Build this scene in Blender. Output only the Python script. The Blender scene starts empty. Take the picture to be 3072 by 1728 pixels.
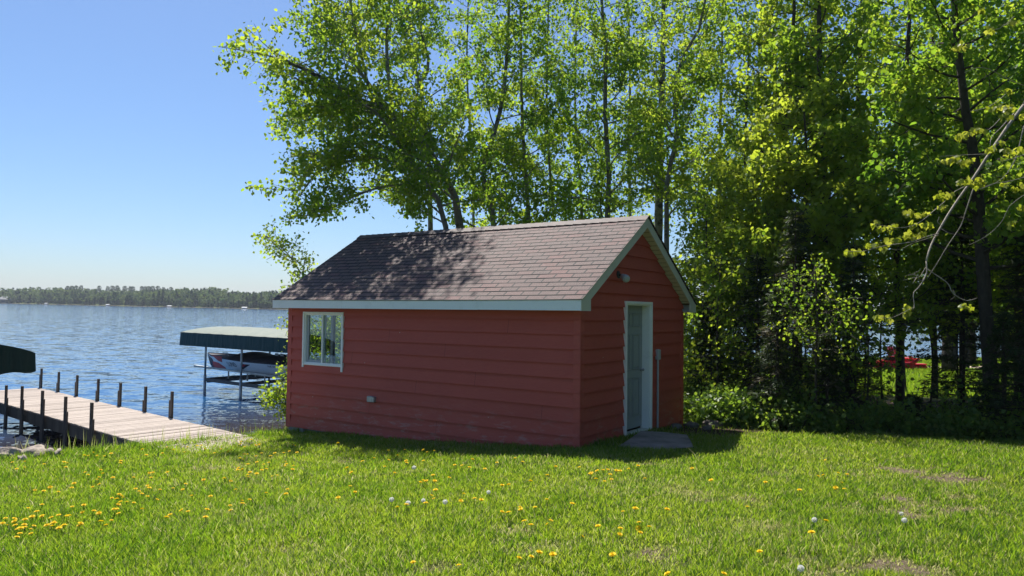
import bpy, math, random
import numpy as np
from mathutils import Matrix, Vector

scene = bpy.context.scene
col = scene.collection
rad = math.radians

# ------------------------------------------------------------------ camera
F = 2187.0; PITCH = 0.02877; ROLL = 0.01815          # focal length in photo pixels (3072 wide)
cp, sp, cr, sr = math.cos(PITCH), math.sin(PITCH), math.cos(ROLL), math.sin(ROLL)
fwd = np.array([0, cp, sp]); up0 = np.array([0, -sp, cp]); rt0 = np.array([1.0, 0, 0])
RT = cr*rt0 + sr*up0; UP = -sr*rt0 + cr*up0
cam_d = bpy.data.cameras.new("camera"); cam = bpy.data.objects.new("camera", cam_d); col.objects.link(cam)
cam_d.sensor_width = 36; cam_d.lens = 36*F/3072; cam_d.clip_start = 0.05; cam_d.clip_end = 12000
cam.matrix_world = Matrix(((RT[0], UP[0], -fwd[0], 0), (RT[1], UP[1], -fwd[1], 0), (RT[2], UP[2], -fwd[2], 0), (0, 0, 0, 1)))
scene.camera = cam

# ------------------------------------------------------------------ sky, sun, exposure
SUN = Vector((-0.46, 1.08, 1.88)).normalized()
elev = math.asin(SUN.z); azim = math.atan2(SUN.x, SUN.y)
w = bpy.data.worlds.new("World"); scene.world = w; w.use_nodes = True
nt = w.node_tree; bg = nt.nodes["Background"]
sky = nt.nodes.new("ShaderNodeTexSky"); sky.sky_type = 'NISHITA'; sky.sun_disc = False
sky.sun_elevation = elev; sky.sun_rotation = azim; sky.altitude = 300; sky.air_density = 1.05; sky.dust_density = 0.9; sky.ozone_density = 10.0
nt.links.new(sky.outputs[0], bg.inputs[0]); bg.inputs[1].default_value = 0.080
sl = bpy.data.lights.new("sun", 'SUN'); sl.energy = 5.0; sl.angle = rad(0.53); sl.color = (1, 0.955, 0.88)
so = bpy.data.objects.new("sun", sl); col.objects.link(so)
so.rotation_euler = (-SUN).to_track_quat('-Z', 'Y').to_euler()
vs = scene.view_settings
vs.view_transform = 'Standard'; vs.look = 'None'; vs.gamma = 1; vs.exposure = 0.7; vs.use_curve_mapping = False
scene.render.engine = 'CYCLES'
scene.cycles.max_bounces = 8; scene.cycles.transparent_max_bounces = 12

# ------------------------------------------------------------------ helpers
def ray(px, py):
    return fwd + (px-1536)/F*RT - (py-864)/F*UP
def at(px, py, Y):                       # point seen at a photo pixel, Y metres ahead
    d = ray(px, py); return d*(Y/d[1])
def onz(px, py, z):                      # where that sight line meets height z
    d = ray(px, py); return d*(z/d[2])

def tag(o, label=None, cat=None, group=None, kind=None):
    if label: o['label'] = label
    if cat: o['category'] = cat
    if group: o['group'] = group
    if kind: o['kind'] = kind
    return o
def empty(name, loc=(0, 0, 0), label=None, cat=None, group=None, rot=None):
    o = bpy.data.objects.new(name, None); col.objects.link(o)
    o.location = loc; o.empty_display_size = 0.2
    if rot: o.rotation_euler = rot
    return tag(o, label, cat, group)
def link(name, me, mat, parent=None):
    o = bpy.data.objects.new(name, me); col.objects.link(o)
    if mat is not None:
        for m in (mat if isinstance(mat, (list, tuple)) else [mat]): me.materials.append(m)
    if parent is not None: o.parent = parent
    return o
def copy_tree(o, parent=None):
    c = o.copy(); col.objects.link(c); c.parent = parent
    for ch in list(o.children): copy_tree(ch, c)
    return c

class MB:
    """collects hard-surface pieces into one mesh"""
    def __init__(s): s.v = []; s.f = []; s.m = []; s.r = []
    def add(s, vs, fs, mi=0, rnd=None):
        b = len(s.v); r = random.random() if rnd is None else rnd
        s.v += [tuple(map(float, p)) for p in vs]; s.r += [r]*len(vs)
        s.f += [tuple(b+i for i in f) for f in fs]; s.m += [mi]*len(fs)
    def box(s, x0, x1, y0, y1, z0, z1, mi=0, M=None, bev=0.0, rnd=None):
        if bev > 0:
            b = min(bev, .45*(x1-x0), .45*(y1-y0), .45*(z1-z0))
            vs = []; 
            for z, k in ((z0, b), (z0+b, 0), (z1-b, 0), (z1, b)):
                X0, X1, Y0, Y1 = x0+k, x1-k, y0+k, y1-k
                c = b if k == 0 else 0
                c = b
                vs += [(X0+c, Y0, z), (X1-c, Y0, z), (X1, Y0+c, z), (X1, Y1-c, z), (X1-c, Y1, z), (X0+c, Y1, z), (X0, Y1-c, z), (X0, Y0+c, z)]
            fs = [tuple(range(7, -1, -1)), tuple(range(24, 32))]
            for l in range(3):
                for i in range(8):
                    j = (i+1) % 8; fs.append((l*8+i, l*8+j, l*8+8+j, l*8+8+i))
        else:
            vs = [(x0, y0, z0), (x1, y0, z0), (x1, y1, z0), (x0, y1, z0), (x0, y0, z1), (x1, y0, z1), (x1, y1, z1), (x0, y1, z1)]
            fs = [(3, 2, 1, 0), (4, 5, 6, 7), (0, 1, 5, 4), (1, 2, 6, 5), (2, 3, 7, 6), (3, 0, 4, 7)]
        if M is not None: vs = [tuple(M @ Vector(p)) for p in vs]
        s.add(vs, fs, mi, rnd)
    def beam(s, p, q, wx, wz, up=(0, 0, 1), mi=0, bev=0.0):
        p, q = Vector(p), Vector(q); d = (q-p); L = d.length; d.normalize()
        u = Vector(up); r = d.cross(u)
        if r.length < 1e-4: r = d.cross(Vector((1, 0, 0)))
        r.normalize(); u = r.cross(d)
        M = Matrix(((d.x, r.x, u.x, p.x), (d.y, r.y, u.y, p.y), (d.z, r.z, u.z, p.z), (0, 0, 0, 1)))
        s.box(0, L, -wx/2, wx/2, -wz/2, wz/2, mi, M, bev)
    def tube(s, pts, rs, n=7, mi=0, cap=True, rnd=None):
        P = np.array([list(p) for p in pts], float); N = len(P)
        if np.isscalar(rs): rs = [rs]*N
        T = np.gradient(P, axis=0); T /= np.linalg.norm(T, axis=1)[:, None]+1e-9
        a = np.array([0.3, 0.9, 0.1]) if abs(T[0][2]) > .7 else np.array([0, 0, 1.0])
        vs = []
        ang = np.arange(n)*2*math.pi/n
        for i in range(N):
            u = np.cross(T[i], a); u /= np.linalg.norm(u)+1e-9; a = np.cross(u, T[i]); v = a
            vs += list(P[i]+rs[i]*(np.cos(ang)[:, None]*u+np.sin(ang)[:, None]*v))
        fs = [(i*n+j, i*n+(j+1) % n, (i+1)*n+(j+1) % n, (i+1)*n+j) for i in range(N-1) for j in range(n)]
        if cap: fs += [tuple(range(n-1, -1, -1)), tuple((N-1)*n+j for j in range(n))]
        s.add(vs, fs, mi, rnd)
    def poly(s, pts, thick_vec, mi=0):
        """extruded polygon"""
        n = len(pts); t = Vector(thick_vec)
        vs = [tuple(p) for p in pts]+[tuple(Vector(p)+t) for p in pts]
        fs = [tuple(range(n-1, -1, -1)), tuple(range(n, 2*n))]+[(i, (i+1) % n, n+(i+1) % n, n+i) for i in range(n)]
        s.add(vs, fs, mi)
    def build(s, name, mat, parent=None, smooth=False):
        me = bpy.data.meshes.new(name); me.from_pydata(s.v, [], s.f)
        me.polygons.foreach_set('material_index', s.m)
        a = me.attributes.new('rnd', 'FLOAT', 'POINT'); a.data.foreach_set('value', s.r)
        if smooth: me.polygons.foreach_set('use_smooth', [True]*len(s.f))
        me.update()
        return link(name, me, mat, parent)

def mesh_np(name, V, quads=None, tris=None, rnd=None, smooth=False):
    """fast mesh from numpy arrays"""
    me = bpy.data.meshes.new(name); me.vertices.add(len(V)); me.vertices.foreach_set('co', np.asarray(V, np.float32).ravel())
    nq = 0 if quads is None else len(quads); ntr = 0 if tris is None else len(tris)
    idx = []; 
    if nq: idx.append(np.asarray(quads, np.int32).ravel())
    if ntr: idx.append(np.asarray(tris, np.int32).ravel())
    idx = np.concatenate(idx)
    me.loops.add(len(idx)); me.loops.foreach_set('vertex_index', idx)
    me.polygons.add(nq+ntr)
    st = np.concatenate([np.arange(nq)*4, nq*4+np.arange(ntr)*3]).astype(np.int32)
    me.polygons.foreach_set('loop_start', st)
    if smooth: me.polygons.foreach_set('use_smooth', np.ones(nq+ntr, bool))
    if rnd is not None:
        a = me.attributes.new('rnd', 'FLOAT', 'POINT'); a.data.foreach_set('value', np.asarray(rnd, np.float32))
    me.update(calc_edges=True)
    return me

# ------------------------------------------------------------------ materials
def mat(name):
    m = bpy.data.materials.new(name); m.use_nodes = True
    return m, m.node_tree, m.node_tree.nodes["Principled BSDF"]
def N(nt, t, **kw):
    n = nt.nodes.new(t)
    for k, v in kw.items():
        if hasattr(n, k): setattr(n, k, v)
        else: n.inputs[k].default_value = v
    return n
def ramp(nt, src, stops):
    r = nt.nodes.new('ShaderNodeValToRGB'); e = r.color_ramp.elements
    while len(e) < len(stops): e.new(0.5)
    for i, (p, c) in enumerate(stops):
        e[i].position = p; e[i].color = (c, c, c, 1) if np.isscalar(c) else (*c, 1)
    nt.links.new(src, r.inputs[0]); return r.outputs[0]
def coord(nt, scale=(1, 1, 1), kind='Object'):
    tc = nt.nodes.new('ShaderNodeTexCoord'); mp = nt.nodes.new('ShaderNodeMapping'); mp.inputs['Scale'].default_value = scale
    nt.links.new(tc.outputs[kind], mp.inputs[0]); return mp.outputs[0]
def noise(nt, vec, scale, detail=4, rough=.55):
    n = N(nt, 'ShaderNodeTexNoise'); n.inputs['Scale'].default_value = scale; n.inputs['Detail'].default_value = detail; n.inputs['Roughness'].default_value = rough
    nt.links.new(vec, n.inputs['Vector']); return n.outputs['Fac']
def mixc(nt, fac, a, b, mode='MIX'):
    m = nt.nodes.new('ShaderNodeMix'); m.data_type = 'RGBA'; m.blend_type = mode
    for s, v in ((0, fac), (6, a), (7, b)):
        if isinstance(v, bpy.types.NodeSocket): nt.links.new(v, m.inputs[s])
        elif np.isscalar(v): m.inputs[s].default_value = v
        else: m.inputs[s].default_value = (*v, 1)
    return m.outputs[2]
def attr(nt, name='rnd'):
    a = nt.nodes.new('ShaderNodeAttribute'); a.attribute_name = name; return a.outputs['Fac']
def bump(nt, bsdf, h, dist=.01, strength=1):
    b = nt.nodes.new('ShaderNodeBump'); b.inputs['Distance'].default_value = dist; b.inputs['Strength'].default_value = strength
    nt.links.new(h, b.inputs['Height']); nt.links.new(b.outputs[0], bsdf.inputs['Normal']); return b
def simple(name, c, rough=.6, metal=0, var=.25, scale=6, bscale=None, bdist=.003, spec=.5, stretch=(1, 1, 1)):
    m, nt, b = mat(name)
    v = coord(nt, stretch); n = noise(nt, v, scale, 6, .6)
    dark = tuple(x*(1-var) for x in c); lite = tuple(min(1, x*(1+var)) for x in c)
    nt.links.new(ramp(nt, n, [(.3, dark), (.7, lite)]), b.inputs['Base Color'])
    b.inputs['Roughness'].default_value = rough; b.inputs['Metallic'].default_value = metal; b.inputs['Specular IOR Level'].default_value = spec
    if bscale: bump(nt, b, noise(nt, v, bscale, 5, .6), bdist)
    return m

def leaf_mat(name, cols, trans, tfac=.5, rough=.45, spec=.35):
    """cols: ramp of reflected colours, trans: transmitted (backlit) colour ramp"""
    m, nt, b = mat(name); a = attr(nt)
    k = len(cols)-1
    nt.links.new(ramp(nt, a, [(i/k, c) for i, c in enumerate(cols)]), b.inputs['Base Color'])
    b.inputs['Roughness'].default_value = rough; b.inputs['Specular IOR Level'].default_value = spec
    t = nt.nodes.new('ShaderNodeBsdfTranslucent'); k = len(trans)-1
    nt.links.new(ramp(nt, a, [(i/k, c) for i, c in enumerate(trans)]), t.inputs['Color'])
    mx = nt.nodes.new('ShaderNodeMixShader'); mx.inputs[0].default_value = tfac
    out = nt.nodes['Material Output']
    nt.links.new(b.outputs[0], mx.inputs[1]); nt.links.new(t.outputs[0], mx.inputs[2]); nt.links.new(mx.outputs[0], out.inputs['Surface'])
    return m

M = {}
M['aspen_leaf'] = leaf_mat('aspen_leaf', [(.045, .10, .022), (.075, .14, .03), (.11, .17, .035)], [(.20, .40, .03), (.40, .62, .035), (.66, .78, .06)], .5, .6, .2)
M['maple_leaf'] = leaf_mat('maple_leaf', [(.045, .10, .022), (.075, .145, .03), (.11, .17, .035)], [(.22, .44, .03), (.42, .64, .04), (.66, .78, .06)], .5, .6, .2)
M['young_leaf'] = leaf_mat('young_leaf', [(.12, .15, .02), (.16, .2, .03), (.22, .24, .05)], [(.35, .42, .02), (.5, .55, .04), (.6, .62, .08)], .5)
M['fir_needle'] = leaf_mat('fir_needle', [(.025, .05, .016), (.04, .07, .024), (.09, .08, .045)], [(.06, .11, .02), (.10, .15, .03), (.16, .14, .06)], .35, .6)
M['shrub_leaf'] = leaf_mat('shrub_leaf', [(.06, .12, .03), (.09, .16, .04), (.14, .19, .05)], [(.18, .34, .03), (.32, .50, .04), (.55, .65, .07)], .45)
M['far_leaf'] = leaf_mat('far_leaf', [(.02, .04, .025), (.07, .11, .04), (.15, .19, .07)], [(.03, .06, .02), (.10, .17, .04), (.22, .28, .07)], .3, .8, .1)
M['grass_blade'] = leaf_mat('grass_blade', [(.04, .09, .015), (.08, .15, .03), (.14, .20, .05), (.34, .32, .18)], [(.16, .34, .015), (.35, .56, .025), (.56, .68, .05), (.66, .60, .32)], .5, .4, .3)

def bark(name, a, b_, c, patch=.55):
    m, nt, b = mat(name); v = coord(nt, (1, 1, .35)); v2 = coord(nt, (1, 1, 1.6))
    base = ramp(nt, noise(nt, v, 14, 6, .7), [(.3, a), (.7, b_)])
    k = ramp(nt, noise(nt, v2, 3.2, 5, .65), [(patch, 0.0), (patch+.08, 1.0)])
    nt.links.new(mixc(nt, k, base, c), b.inputs['Base Color']); b.inputs['Roughness'].default_value = .85
    bump(nt, b, noise(nt, v, 30, 6, .7), .015)
    return m
M['aspen_bark'] = bark('aspen_bark', (.13, .125, .10), (.24, .23, .18), (.05, .045, .035), .56)
M['pale_bark'] = bark('pale_bark', (.16, .15, .12), (.32, .30, .25), (.05, .045, .04), .5)
M['dark_bark'] = bark('dark_bark', (.03, .024, .018), (.075, .06, .045), (.10, .09, .075), .66)
M['twig_bark'] = bark('twig_bark', (.25, .21, .17), (.42, .37, .31), (.12, .10, .08), .62)

def siding_mat():
    m, nt, b = mat('red_siding'); v = coord(nt); vg = coord(nt, (1, 1, 14))
    big = ramp(nt, noise(nt, v, 1.3, 4), [(.3, (.46, .080, .056)), (.7, (.51, .092, .064))])
    grain = noise(nt, vg, 9, 5, .6)
    base = mixc(nt, .25, big, ramp(nt, grain, [(.35, (.38, .064, .038)), (.65, (.53, .13, .076))]))
    base = mixc(nt, .30, base, mixc(nt, ramp(nt, attr(nt), [(0, .72), (1, 1.28)]), (0, 0, 0), base, 'MIX'), 'MIX')
    # worn paint and weather stains near the bottom boards
    tc = nt.nodes.new('ShaderNodeTexCoord'); sep = nt.nodes.new('ShaderNodeSeparateXYZ'); nt.links.new(tc.outputs['Object'], sep.inputs[0])
    low = ramp(nt, sep.outputs[2], [(0.0, 1.0), (.55, 0.0)])
    vw = coord(nt, (1.2, 1.2, 5)); worn = ramp(nt, noise(nt, vw, 2.4, 8, .75), [(.52, 0.0), (.64, .85)])
    mul = nt.nodes.new('ShaderNodeMath'); mul.operation = 'MULTIPLY'; nt.links.new(low, mul.inputs[0]); nt.links.new(worn, mul.inputs[1])
    c2 = mixc(nt, mul.outputs[0], base, (.46, .22, .18))
    fl = nt.nodes.new('ShaderNodeTexVoronoi'); fl.inputs['Scale'].default_value = 3.1; nt.links.new(v, fl.inputs['Vector'])
    fleck = ramp(nt, fl.outputs['Distance'], [(0.028, 1.0), (.036, 0.0)])
    c3 = mixc(nt, fleck, c2, (.55, .42, .33))
    sc = ramp(nt, noise(nt, coord(nt, (.6, .6, 3)), 4.5, 8, .8), [(.66, 0.0), (.74, .45)])
    c4 = mixc(nt, sc, c3, (.52, .22, .17))
    nt.links.new(c4, b.inputs['Base Color']); b.inputs['Roughness'].default_value = .62; b.inputs['Specular IOR Level'].default_value = .35
    bump(nt, b, grain, .0015)
    return m
M['siding'] = siding_mat()
def trim_mat(name, c, dirt=(.3, .3, .25)):
    m, nt, b = mat(name); v = coord(nt); k = ramp(nt, noise(nt, v, 3.5, 8, .75), [(.52, 0.0), (.72, .55)])
    nt.links.new(mixc(nt, k, c, dirt), b.inputs['Base Color']); b.inputs['Roughness'].default_value = .5
    bump(nt, b, noise(nt, v, 20, 4), .001)
    return m
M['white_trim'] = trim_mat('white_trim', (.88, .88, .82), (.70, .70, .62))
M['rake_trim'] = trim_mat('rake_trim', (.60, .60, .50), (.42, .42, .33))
M['door_paint'] = trim_mat('door_paint', (.31, .34, .33), (.25, .28, .26))
M['red_trim'] = simple('red_trim', (.47, .084, .058), .6, var=.12, scale=5, bscale=30, bdist=.001)
def soffit_mat():
    m, nt, b = mat('soffit_panel'); b.inputs['Base Color'].default_value = (.62, .58, .46, 1)
    wv = nt.nodes.new('ShaderNodeTexWave'); wv.wave_type = 'BANDS'; wv.bands_direction = 'Y'; wv.inputs['Scale'].default_value = 3.0; wv.inputs['Distortion'].default_value = 0
    nt.links.new(coord(nt), wv.inputs['Vector'])
    nt.links.new(ramp(nt, wv.outputs['Fac'], [(.0, (.30, .27, .2)), (.12, (.62, .58, .46))]), b.inputs['Base Color'])
    bump(nt, b, wv.outputs['Fac'], .004); return m
M['soffit'] = soffit_mat()
def shingle_mat():
    m, nt, b = mat('roof_shingle'); a = attr(nt); v = coord(nt)
    br = nt.nodes.new('ShaderNodeTexBrick')   # only used for tab joints: x along the eave, y along the slope
    uv = nt.nodes.new('ShaderNodeUVMap'); uv.uv_map = 'UVMap'
    nt.links.new(uv.outputs[0], br.inputs['Vector'])
    br.offset = .5; br.inputs['Scale'].default_value = 1; br.inputs['Brick Width'].default_value = .305; br.inputs['Row Height'].default_value = .1275
    br.inputs['Mortar Size'].default_value = .015; br.inputs['Mortar Smooth'].default_value = .2; br.inputs['Bias'].default_value = 0
    br.inputs['Color1'].default_value = (0, 0, 0, 1); br.inputs['Color2'].default_value = (1, 1, 1, 1); br.inputs['Mortar'].default_value = (.5, .5, .5, 1)
    tab = ramp(nt, br.outputs['Color'], [(0, (.078, .042, .039)), (.45, (.108, .054, .049)), (.8, (.135, .053, .046)), (1, (.170, .042, .038))])
    n1 = ramp(nt, noise(nt, v, 2.2, 5, .6), [(.3, (.072, .044, .043)), (.7, (.140, .078, .068))])
    base = mixc(nt, .45, tab, n1)
    gran = noise(nt, v, 420, 2, .6)
    base = mixc(nt, ramp(nt, gran, [(.56, 0.0), (.62, .8)]), base, (.26, .20, .19))  # pale granules, with bright glints put into their colour
    base = mixc(nt, ramp(nt, gran, [(.36, .7), (.44, 0.0)]), base, (.035, .026, .026))
    mp = ramp(nt, br.outputs['Fac'], [(.0, 0.0), (.25, .95)])
    base = mixc(nt, mp, base, (.012, .009, .009))
    nt.links.new(base, b.inputs['Base Color']); b.inputs['Roughness'].default_value = .7; b.inputs['Specular IOR Level'].default_value = .4
    bump(nt, b, noise(nt, v, 300, 3, .7), .006)
    return m
M['shingle'] = shingle_mat()
M['plywood'] = simple('plywood', (.30, .22, .13), .8, var=.2, scale=3, stretch=(1, 1, 4))
M['concrete'] = simple('concrete', (.36, .33, .30), .9, var=.3, scale=7, bscale=60, bdist=.004)
M['slab'] = simple('slab', (.24, .21, .19), .9, var=.35, scale=3.5, bscale=40, bdist=.006)
M['wood_dark'] = simple('wood_dark', (.10, .085, .07), .85, var=.4, scale=6, stretch=(1, 1, .2), bscale=30)
M['galv'] = simple('galv', (.42, .43, .42), .45, .6, var=.3, scale=5)
M['dark_metal'] = simple('dark_metal', (.07, .075, .08), .5, .5, var=.3)
M['grey_plastic'] = simple('grey_plastic', (.40, .42, .42), .5, var=.12)
def glass_mat():
    m, nt, b = mat('window_glass'); b.inputs['Base Color'].default_value = (1, 1, 1, 1)
    nt.nodes.remove(b); out = nt.nodes['Material Output']
    g = nt.nodes.new('ShaderNodeBsdfGlossy'); g.inputs['Roughness'].default_value = .02; g.inputs['Color'].default_value = (.9, .95, 1, 1)
    t = nt.nodes.new('ShaderNodeBsdfTransparent'); t.inputs['Color'].default_value = (.86, .9, .88, 1)
    lw = nt.nodes.new('ShaderNodeLayerWeight'); lw.inputs['Blend'].default_value = .5
    mx = nt.nodes.new('ShaderNodeMixShader'); nt.links.new(ramp(nt, lw.outputs['Facing'], [(0, .05), (.5, .10), (.85, .35), (1, 1.0)]), mx.inputs[0]); nt.links.new(t.outputs[0], mx.inputs[1]); nt.links.new(g.outputs[0], mx.inputs[2])
    nt.links.new(mx.outputs[0], out.inputs['Surface']); return m
M['glass'] = glass_mat()
def plank_mat(name, stops, axis_scale):
    m, nt, b = mat(name); a = attr(nt)
    base = ramp(nt, a, stops)
    v = coord(nt, axis_scale); g = noise(nt, v, 12, 8, .7)
    c = mixc(nt, .45, base, ramp(nt, g, [(.35, (.17, .135, .105)), (.65, (.50, .42, .36))]), 'MIX')
    st = ramp(nt, noise(nt, coord(nt), 1.5, 6, .7), [(.5, 0.0), (.75, .5)])
    c = mixc(nt, st, c, (.20, .165, .14))
    nt.links.new(c, b.inputs['Base Color']); b.inputs['Roughness'].default_value = .8; bump(nt, b, g, .003); return m
M['deck'] = plank_mat('deck_plank', [(0, (.24, .19, .155)), (.5, (.38, .31, .26)), (1, (.48, .40, .34))], (1.2, 12, 12))
M['dock_post'] = simple('dock_post_wood', (.10, .085, .072), .85, var=.4, scale=4, stretch=(4, 4, .6), bscale=30)
def canvas_mat(name, c, c2, bd=.05):
    m, nt, b = mat(name)
    v = coord(nt, (3, 3, .5)); g = noise(nt, v, 2.5, 4, .6)
    nt.links.new(ramp(nt, g, [(.3, c), (.7, c2)]), b.inputs['Base Color']); b.inputs['Roughness'].default_value = .6; b.inputs['Specular IOR Level'].default_value = .3
    bump(nt, b, noise(nt, v, 3, 3, .5), bd); return m
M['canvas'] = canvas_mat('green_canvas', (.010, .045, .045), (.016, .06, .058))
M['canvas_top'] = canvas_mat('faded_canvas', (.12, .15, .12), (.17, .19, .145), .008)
M['canvas_dark'] = canvas_mat('dark_green_canvas', (.006, .03, .026), (.009, .04, .034))
M['hull_white'] = simple('hull_white', (.90, .91, .92), .3, var=.02)
M['hull_navy'] = simple('hull_navy', (.015, .02, .04), .6, var=.1)
M['hull_red'] = simple('hull_red', (.55, .02, .02), .6, var=.15)
M['cover_dark'] = simple('cover_dark', (.025, .018, .025), .7, var=.3)
M['red_plastic'] = simple('red_plastic', (.62, .012, .025), .35, var=.1)
M['rock'] = simple('shore_rock', (.36, .30, .25), .9, var=.4, scale=3, bscale=9, bdist=.04)
M['dark_rock'] = simple('dark_rock', (.14, .12, .10), .9, var=.4, scale=5, bscale=12, bdist=.03)
M['petal'] = leaf_mat('dandelion_petal', [(.80, .56, .012), (.90, .68, .02), (.95, .78, .05)], [(.85, .62, .01), (.92, .72, .02), (.95, .8, .04)], .3, .6, .2)
M['seed_white'] = leaf_mat('dandelion_seed', [(.85, .85, .82), (.92, .92, .90)], [(.85, .85, .82), (.95, .95, .92)], .5, .8, .1)
M['stem_green'] = leaf_mat('stem_green', [(.12, .18, .04), (.18, .22, .06)], [(.15, .25, .04), (.2, .3, .06)], .3)

# ------------------------------------------------------------------ ground
ZW = -2.85
SHORE = np.array([(-400, -300), (-60, -45), (-20, -5.5), (-12.5, 4.5), (-8.9, 10.2), (-7.4, 12.3), (-6.0, 13.7), (-4.7, 14.9), (-2.7, 17.9), (-.6, 22.6), (2.5, 28), (7.5, 33.5), (14, 36.5), (30, 41), (70, 55), (300, 120), (900, 200)], float)
def sdist(x, y):
    """signed distance to the near shoreline, + on land"""
    x = np.asarray(x, float); y = np.asarray(y, float)
    best = np.full(x.shape, 1e9); sign = np.ones(x.shape)
    for (ax, ay), (bx, by) in zip(SHORE[:-1], SHORE[1:]):
        dx, dy = bx-ax, by-ay; L2 = dx*dx+dy*dy
        t = np.clip(((x-ax)*dx+(y-ay)*dy)/L2, 0, 1)
        d = np.hypot(x-ax-t*dx, y-ay-t*dy); c = dx*(y-ay)-dy*(x-ax)
        m = d < best; best = np.where(m, d, best); sign = np.where(m, np.where(c < 0, 1, -1), sign)
    return best*sign
FARS = np.array([(-3000, 900), (-1200, 760), (-700, 640), (-409, 585), (-280, 515), (-150, 462), (0, 445), (300, 430), (1000, 470), (3000, 600)], float)
def fary(x): return np.interp(x, FARS[:, 0], FARS[:, 1])
def sstep(a, b, x):
    t = np.clip((x-a)/(b-a), 0, 1); return t*t*(3-2*t)
_rs = np.random.RandomState(3)
_wv = [(_rs.uniform(.25, 1.6)*k, _rs.uniform(0, 6.28), _rs.uniform(0, 6.28), .028/k) for k in (1, 1, 1.6, 2.5, 4)]
def und(x, y):
    z = 0
    for k, th, ph, am in _wv: z = z+am*np.sin(k*(x*math.cos(th)+y*math.sin(th))+ph)
    return z
def gz(x, y):
    x = np.asarray(x, float); y = np.asarray(y, float)
    land = -1.436+.0551*np.clip(x, -5, 1.5)-.0559*np.clip(y, -10, 14.5)+und(x, y)*np.where(y > 8.5, .6, 1)
    land = np.where(y > 15, land*.75+.25*-2.2, land)
    # shoulders near the shed's base
    s = sdist(x, y)
    crest = sstep(0.05, 1.15, s)
    z = (ZW-.12)+(land-(ZW-.12))*crest
    z = np.where(s < .05, (ZW-.12)+np.clip(s-.05, -6, 0)*.28, z)
    f = y-fary(x)
    far = np.where(f > 0, ZW+.3+np.minimum(f*.04, 9), ZW-1.8+np.clip(f+20, 0, 20)*.105)
    z = np.where(y > 250, far, z)
    return z
def axis(pts):
    out = [pts[0][0]]
    for a, b, st in pts:
        n = max(1, int(round((b-a)/st))); out += list(np.linspace(a, b, n+1)[1:])
    return np.array(out)
xs = axis([(-4000, -1400, 400), (-1400, -600, 80), (-600, -120, 14), (-120, -40, 8), (-40, -12, 1.0), (-12, 13, .14), (13, 30, .7), (30, 120, 6), (120, 600, 24), (600, 1400, 80), (1400, 4000, 400)])
ys = axis([(-4000, -400, 400), (-400, -40, 40), (-40, 0, 2), (0, 3, .5), (3, 20, .14), (20, 45, .5), (45, 250, 12), (250, 430, 20), (430, 660, 6), (660, 1000, 30), (1000, 5000, 400)])
X, Y = np.meshgrid(xs, ys); Z = gz(X, Y)
V = np.stack([X, Y, Z], -1).reshape(-1, 3); nx, ny = len(xs), len(ys)
i = np.arange(nx-1)[None, :]+np.arange(ny-1)[:, None]*nx; i = i.ravel()
gme = mesh_np('ground', V, quads=np.stack([i, i+1, i+1+nx, i+nx], 1), smooth=True)
# bare soil patches (x, y, rx, ry)
def gp(px, py, lift=0.0):
    """ground point on a sight line"""
    d = ray(px, py); t = 3.0
    for _ in range(400):
        p = d*t
        if p[2] < gz(p[0], p[1])+lift: break
        t += .05
    a, b = t-.05, t
    for _ in range(14):
        t = (a+b)/2; p = d*t
        if p[2] < gz(p[0], p[1])+lift: b = t
        else: a = t
    return d*t
BARE = []
for px, py, rx, ry in [(2720, 1540, .17, .12), (2850, 1530, .24, .11), (2870, 1490, .15, .10), (2840, 1440, .30, .16), (2690, 1495, .17, .14), (2330, 1420, .22, .14), (2050, 1480, .34, .2), (2085, 1500, .22, .1),
                       (2440, 1715, .2, .1), (2250, 1500, .2, .14), (1040, 1385, .32, .16), (640, 1405, .35, .16), (1650, 1640, .25, .12), (1960, 1660, .22, .12), (2700, 1410, .35, .14), (2560, 1425, .15, .1),
                       (1560, 1590, .2, .1), (2320, 1580, .25, .12), (860, 1650, .2, .1), (1950, 1395, .35, .18), (1330, 1700, .2, .08), (1200, 1420, .3, .1), (2650, 1700, .3, .1), (2560, 1530, .2, .1)]:
    p = gp(px, py); k_ = 1.0 if 2600 < px < 2900 else .8; BARE.append((p[0], p[1]-.05*k_, rx*k_*1.25, ry*1.9*k_, 1.0 if 2600 < px < 2900 else .45))
def bare_at(x, y, grow=1.0):
    v = np.zeros(np.shape(x))
    for bx, by, rx, ry, st in BARE:
        rx, ry = rx*grow, ry*grow
        wob = 1+.35*np.sin(9*x+4*y+bx*7)+.25*np.sin(17*y-11*x+by)+.3*np.sin(31*x+by*5)*np.sin(27*y+bx*3)
        v = np.maximum(v, st*1-st*np.sqrt(((x-bx)/rx)**2+((y-by)/ry)**2)*wob)
    return np.clip(v*1.3, 0, 1)
SC = np.array([0.983909, 10.33563279, -1.95840025]); SU = np.array([-.8277, .5611]); SV = np.array([.5611, .8278])
def shed_uv(x, y):
    return (x-SC[0])*SU[0]+(y-SC[1])*SU[1], (x-SC[0])*SV[0]+(y-SC[1])*SV[1]
def wood_at(x, y):
    """1 on the forest floor"""
    edge = 12.1+.35*np.sin(x*1.3)+.25*np.sin(x*3.1+1)-.04*(x-3)
    v = sstep(-.5, .5, y-edge)*sstep(2.0, 3.0, x)*(1-sstep(18.5, 21, y+.05*x))
    a, b = shed_uv(x, y)
    beh = sstep(3.6, 4.4, b)*sstep(-3, -1, a+y*0)*(1-sstep(20.5, 23, y))
    under = ((a > 0) & (a < 6.25) & (b > .05) & (b < 3.95)).astype(float)
    side = sstep(6.4, 7.0, a)*sstep(.6, 1.4, b)*(a < 9)*.6
    return np.clip(np.maximum(np.maximum(v, beh), np.maximum(under, side)), 0, 1)
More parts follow.
